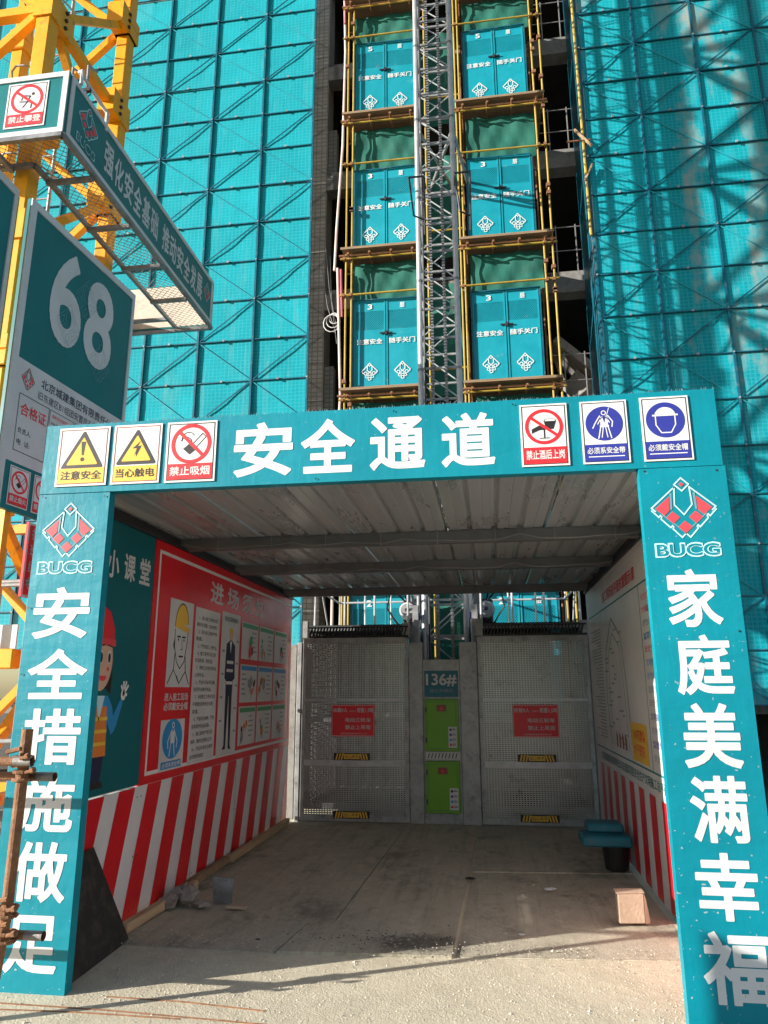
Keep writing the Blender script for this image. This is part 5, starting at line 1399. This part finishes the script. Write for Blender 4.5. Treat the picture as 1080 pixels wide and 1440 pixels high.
# grey thin scaffold pipes farther back
gs = empty('grey_scaffold', 'thin grey tube frame behind the left column near the crane foot', 'scaffold', (-4.0, 1.4, 0))
for x in (-.06, .25): 
    b = MB(); b.tube([(x, 0, 0), (x, 0, 3.1)], .02, M['galv'], 8); b.build('upright', gs)
for z in (2.05 + .4, 2.48, 1.2):
    b = MB(); b.tube([(-1.0, 0, z), (.5, 0, z + .02)], .018, M['galv'], 8); b.build('ledger', gs)
# orange drum, mostly hidden by the left column
b = MB(); prof = [(.27, 0), (.28, .03), (.26, .06), (.26, .35), (.28, .40), (.25, .44), (.25, .75), (.27, .80), (.22, .84), (.10, .92), (.0, .93)]
v = []; f = []; n = 24
for r_, z in prof:
    for k in range(n): t = 2 * math.pi * k / n; v.append((r_ * math.cos(t), r_ * math.sin(t), z))
for i in range(len(prof) - 1):
    for k in range(n): f.append((i * n + k, i * n + (k + 1) % n, (i + 1) * n + (k + 1) % n, (i + 1) * n + k))
b.add(v, f, M['orange']); b.v = [(x, y, z) for x, y, z in b.v]
o = b.build('traffic_drum', smooth=True, loc=(-3.98, 1.2, 0)); tag(o, 'orange plastic barrel behind the rusty tubes at the left edge', 'barrel')

# ------------------------------------------------------------------ unseen panels added at the left to shade the foot of the right column
hd = empty('shade_panels', 'unseen low teal panels added at the left to shade the right column foot', 'shadow caster', (-3.2, -2.10, 0), R(-90))
for k in range(3):
    b = MB(); b.box(.02 + k * 1.2, 1.2 + k * 1.2, 0, .04, .05, 1.80, M['gate_teal'], .005); b.build('shade_panel', hd)
for k in range(4):
    b = MB(); b.box(k * 1.2 - .02, k * 1.2 + .02, 0.045, .09, 0, 1.81, M['dark_steel']); b.build('post', hd)

# ------------------------------------------------------------------ small things on the ground
# black board leaning on the stripes
b = MB(); v = [(-2.40, .13, 0), (-2.43, .90, 0), (-2.552, .56, .63), (-2.552, .22, .60)]
nrm = Vector((.012, 0, .003))
vv = v + [tuple(Vector(p) + nrm) for p in v]
b.add(vv, [(3, 2, 1, 0), (4, 5, 6, 7), (0, 1, 5, 4), (1, 2, 6, 5), (2, 3, 7, 6), (3, 0, 4, 7)], M['rubber'])
o = b.build('black_board'); tag(o, 'black board leaning against the striped wall behind the left column', 'board')
# cardboard-coloured block by the right wall
bk = empty('cardboard_box', 'small tan brick-like box standing on the floor by the right striped wall', 'box', (.92, 1.62, .028), R(8))
b = MB(); b.box(-.095, .085, -.03, .04, 0, .19, M['brickstone'], .006); b.build('body', bk)
b = MB(); b.add([(-.108, -.035, .192), (.09, -.03, .192), (.10, .06, .198), (-.10, .06, .196), (-.108, -.035, .198), (.09, -.03, .198), (.10, .06, .204), (-.10, .06, .202)], [(3, 2, 1, 0), (4, 5, 6, 7), (0, 1, 5, 4), (1, 2, 6, 5), (2, 3, 7, 6), (3, 0, 4, 7)], M['brickstone']); b.build('lid', bk)
b = MB(); b.add([(.088, -.03, 0), (.125, -.01, 0), (.125, .06, 0), (.088, .05, 0), (.088, -.03, .185), (.105, -.01, .15), (.105, .05, .14), (.088, .05, .185)], [(3, 2, 1, 0), (4, 5, 6, 7), (0, 1, 5, 4), (1, 2, 6, 5), (2, 3, 7, 6), (3, 0, 4, 7)], M['brickstone']); b.build('flap', bk)
# bench: teal slabs on a black bucket
bn = empty('makeshift_stool', 'two teal plastic slabs on a black bucket beside the right wall', 'stool', (1.03, 3.2, .028))
b = MB(); b.box(-.26, .17, -.18, .16, .21, .30, M['blue_plastic'], .015); b.build('lower_slab', bn)
b = MB(); b.box(-.19, .13, -.02, .24, .303, .38, M['blue_plastic'], .015); b.build('upper_slab', bn)
b = MB(); v = []; f = []
prof = [(.10, 0), (.105, .02), (.125, .19), (.135, .19), (.135, .205)]; n = 20
for r_, z in prof:
    for k in range(n): t = 2 * math.pi * k / n; v.append((.05 + r_ * math.cos(t), r_ * math.sin(t), z))
for i in range(len(prof) - 1):
    for k in range(n): f.append((i * n + k, i * n + (k + 1) % n, (i + 1) * n + (k + 1) % n, (i + 1) * n + k))
f.append(tuple(range((len(prof) - 1) * n, len(prof) * n)))
b.add(v, f, M['black_plastic']); b.build('bucket', bn)
# timber along the foot of the left wall
for k, (y0, y1, x, mt, lb) in enumerate(((.95, 2.1, -2.49, 'wood_pale', 'pale timber batten at the foot of the striped wall, nearest the entrance'), (2.1, 3.0, -2.51, 'wood', 'darker timber batten at the foot of the striped wall behind the rubble'), (3.05, 5.1, -2.50, 'wood_pale', 'long pale timber at the foot of the striped wall nearest the gates'))):
    b = MB(); b.box(-.03, .03, 0, y1 - y0, .022, .085, M[mt], .004); o = b.build('timber_batten', loc=(x, y0, 0)); o.rotation_euler = (0, 0, R((-1.5, 1, .3)[k])); tag(o, lb, 'timber', 'timber battens along the left wall')
def rock(name, x, y, z, sx, sy, sz, seed, mt, label, cat='rubble', group='rubble beside the left wall', rz=0):
    rr = random.Random(seed); v = []; f = []
    n, m_ = 8, 5
    for j in range(m_ + 1):
        ph = math.pi * j / m_
        for k in range(n):
            t = 2 * math.pi * k / n; r_ = rr.uniform(.55, 1.3) * (max(abs(math.sin(ph)), .05)) ** .6
            v.append((sx * r_ * math.cos(t), sy * r_ * math.sin(t), sz * (1 - math.cos(ph)) / 2 * rr.uniform(.75, 1.1)))
    for j in range(m_):
        for k in range(n): f.append((j * n + k, j * n + (k + 1) % n, (j + 1) * n + (k + 1) % n, (j + 1) * n + k))
    f.append(tuple(range(n - 1, -1, -1))); f.append(tuple(range(m_ * n, m_ * n + n)))
    b = MB(); b.add(v, f, M[mt]); o = b.build(name, loc=(x, y, z)); o.rotation_euler = (0, 0, rz); tag(o, label, cat, group); return o
rock('concrete_lump', -2.36, 1.66, .02, .10, .08, .15, 1, 'rubble', 'grey concrete lump next to the timber batten, largest of the rubble')
rock('concrete_lump', -2.20, 1.60, .02, .075, .05, .05, 2, 'rubble', 'flat concrete chip in front of the upright plate')
rock('concrete_lump', -2.44, 1.55, .02, .07, .06, .09, 3, 'rubble', 'small concrete lump touching the striped wall')
b = MB(); b.add([(-.075, 0, 0), (.06, .01, 0), (.075, .02, .17), (-.09, .0, .185), (-.075, .02, 0), (.06, .03, 0), (.075, .04, .17), (-.09, .02, .185)], [(3, 2, 1, 0), (4, 5, 6, 7), (0, 1, 5, 4), (1, 2, 6, 5), (2, 3, 7, 6), (3, 0, 4, 7)], M['galv_dark'])
o = b.build('steel_plate', loc=(-2.08, 1.72, .022)); tag(o, 'small grey plate standing upright among the rubble', 'plate')
b = MB(); b.box(0, .14, 0, .05, 0, .02, M['brickstone'], .003); o = b.build('broken_tile', loc=(-2.0, 1.58, .022)); tag(o, 'broken tan tile chip right of the upright plate', 'tile')
for k, (x, y, ln, a, lb) in enumerate(((-2.9, -.13, 1.75, -2, 'longest thin rusty rod on the ground before the left column'), (-2.8, -.22, 1.2, 1.5, 'shorter rusty rod on the ground, nearer the camera'), (-2.1, .02, .9, -4, 'rusty rod lying just right of the left column foot'))):
    b = MB(); b.tube([(0, 0, .005), (ln * .5, .02, .005), (ln, 0, .005)], .005, M['rust'], 6); o = b.build('steel_rod', loc=(x, y, 0)); o.rotation_euler = (0, 0, R(a)); tag(o, lb, 'rod', 'rusty rods on the ground')
for k, (x, y, s_, lb) in enumerate(((-.22, 2.65, .05, 'dark scrap lying on the joint in the middle of the floor'), (.55, 2.3, .045, 'crumpled grey scrap on the floor before the stool'), (.42, 2.4, .05, 'pale scrap of paper on the floor before the stool'), (.15, 1.25, .025, 'small bluish stone near the shadow edge'), (-1.55, .93, .02, 'small dark clod near the left slab edge'))):
    rock('floor_scrap', x, y, .03, s_, s_ * .6, s_ * .35, 20 + k, ('black_plastic', 'rubble', 'white_dim', 'galv', 'dark_steel')[k], lb, 'scrap', 'scraps on the floor')
# crumbs on the damp patch
b = MB(); rr = random.Random(9)
for k in range(380):
    x = -.75 + rr.gauss(0, .28); y = 1.05 + rr.gauss(0, .13); r_ = rr.uniform(.003, .010)
    b.add([(x + r_, y, .036), (x, y + r_, .036), (x - r_, y, .036), (x, y - r_, .036), (x, y, .036 + r_ * .6)], [(0, 1, 4), (1, 2, 4), (2, 3, 4), (3, 0, 4)], M['rubble'] if k % 3 else M['dark_steel'])
o = b.build('dirt_crumbs'); tag(o, 'dark dirt crumbs on the slab at the shadow edge', 'dirt', kind='stuff')
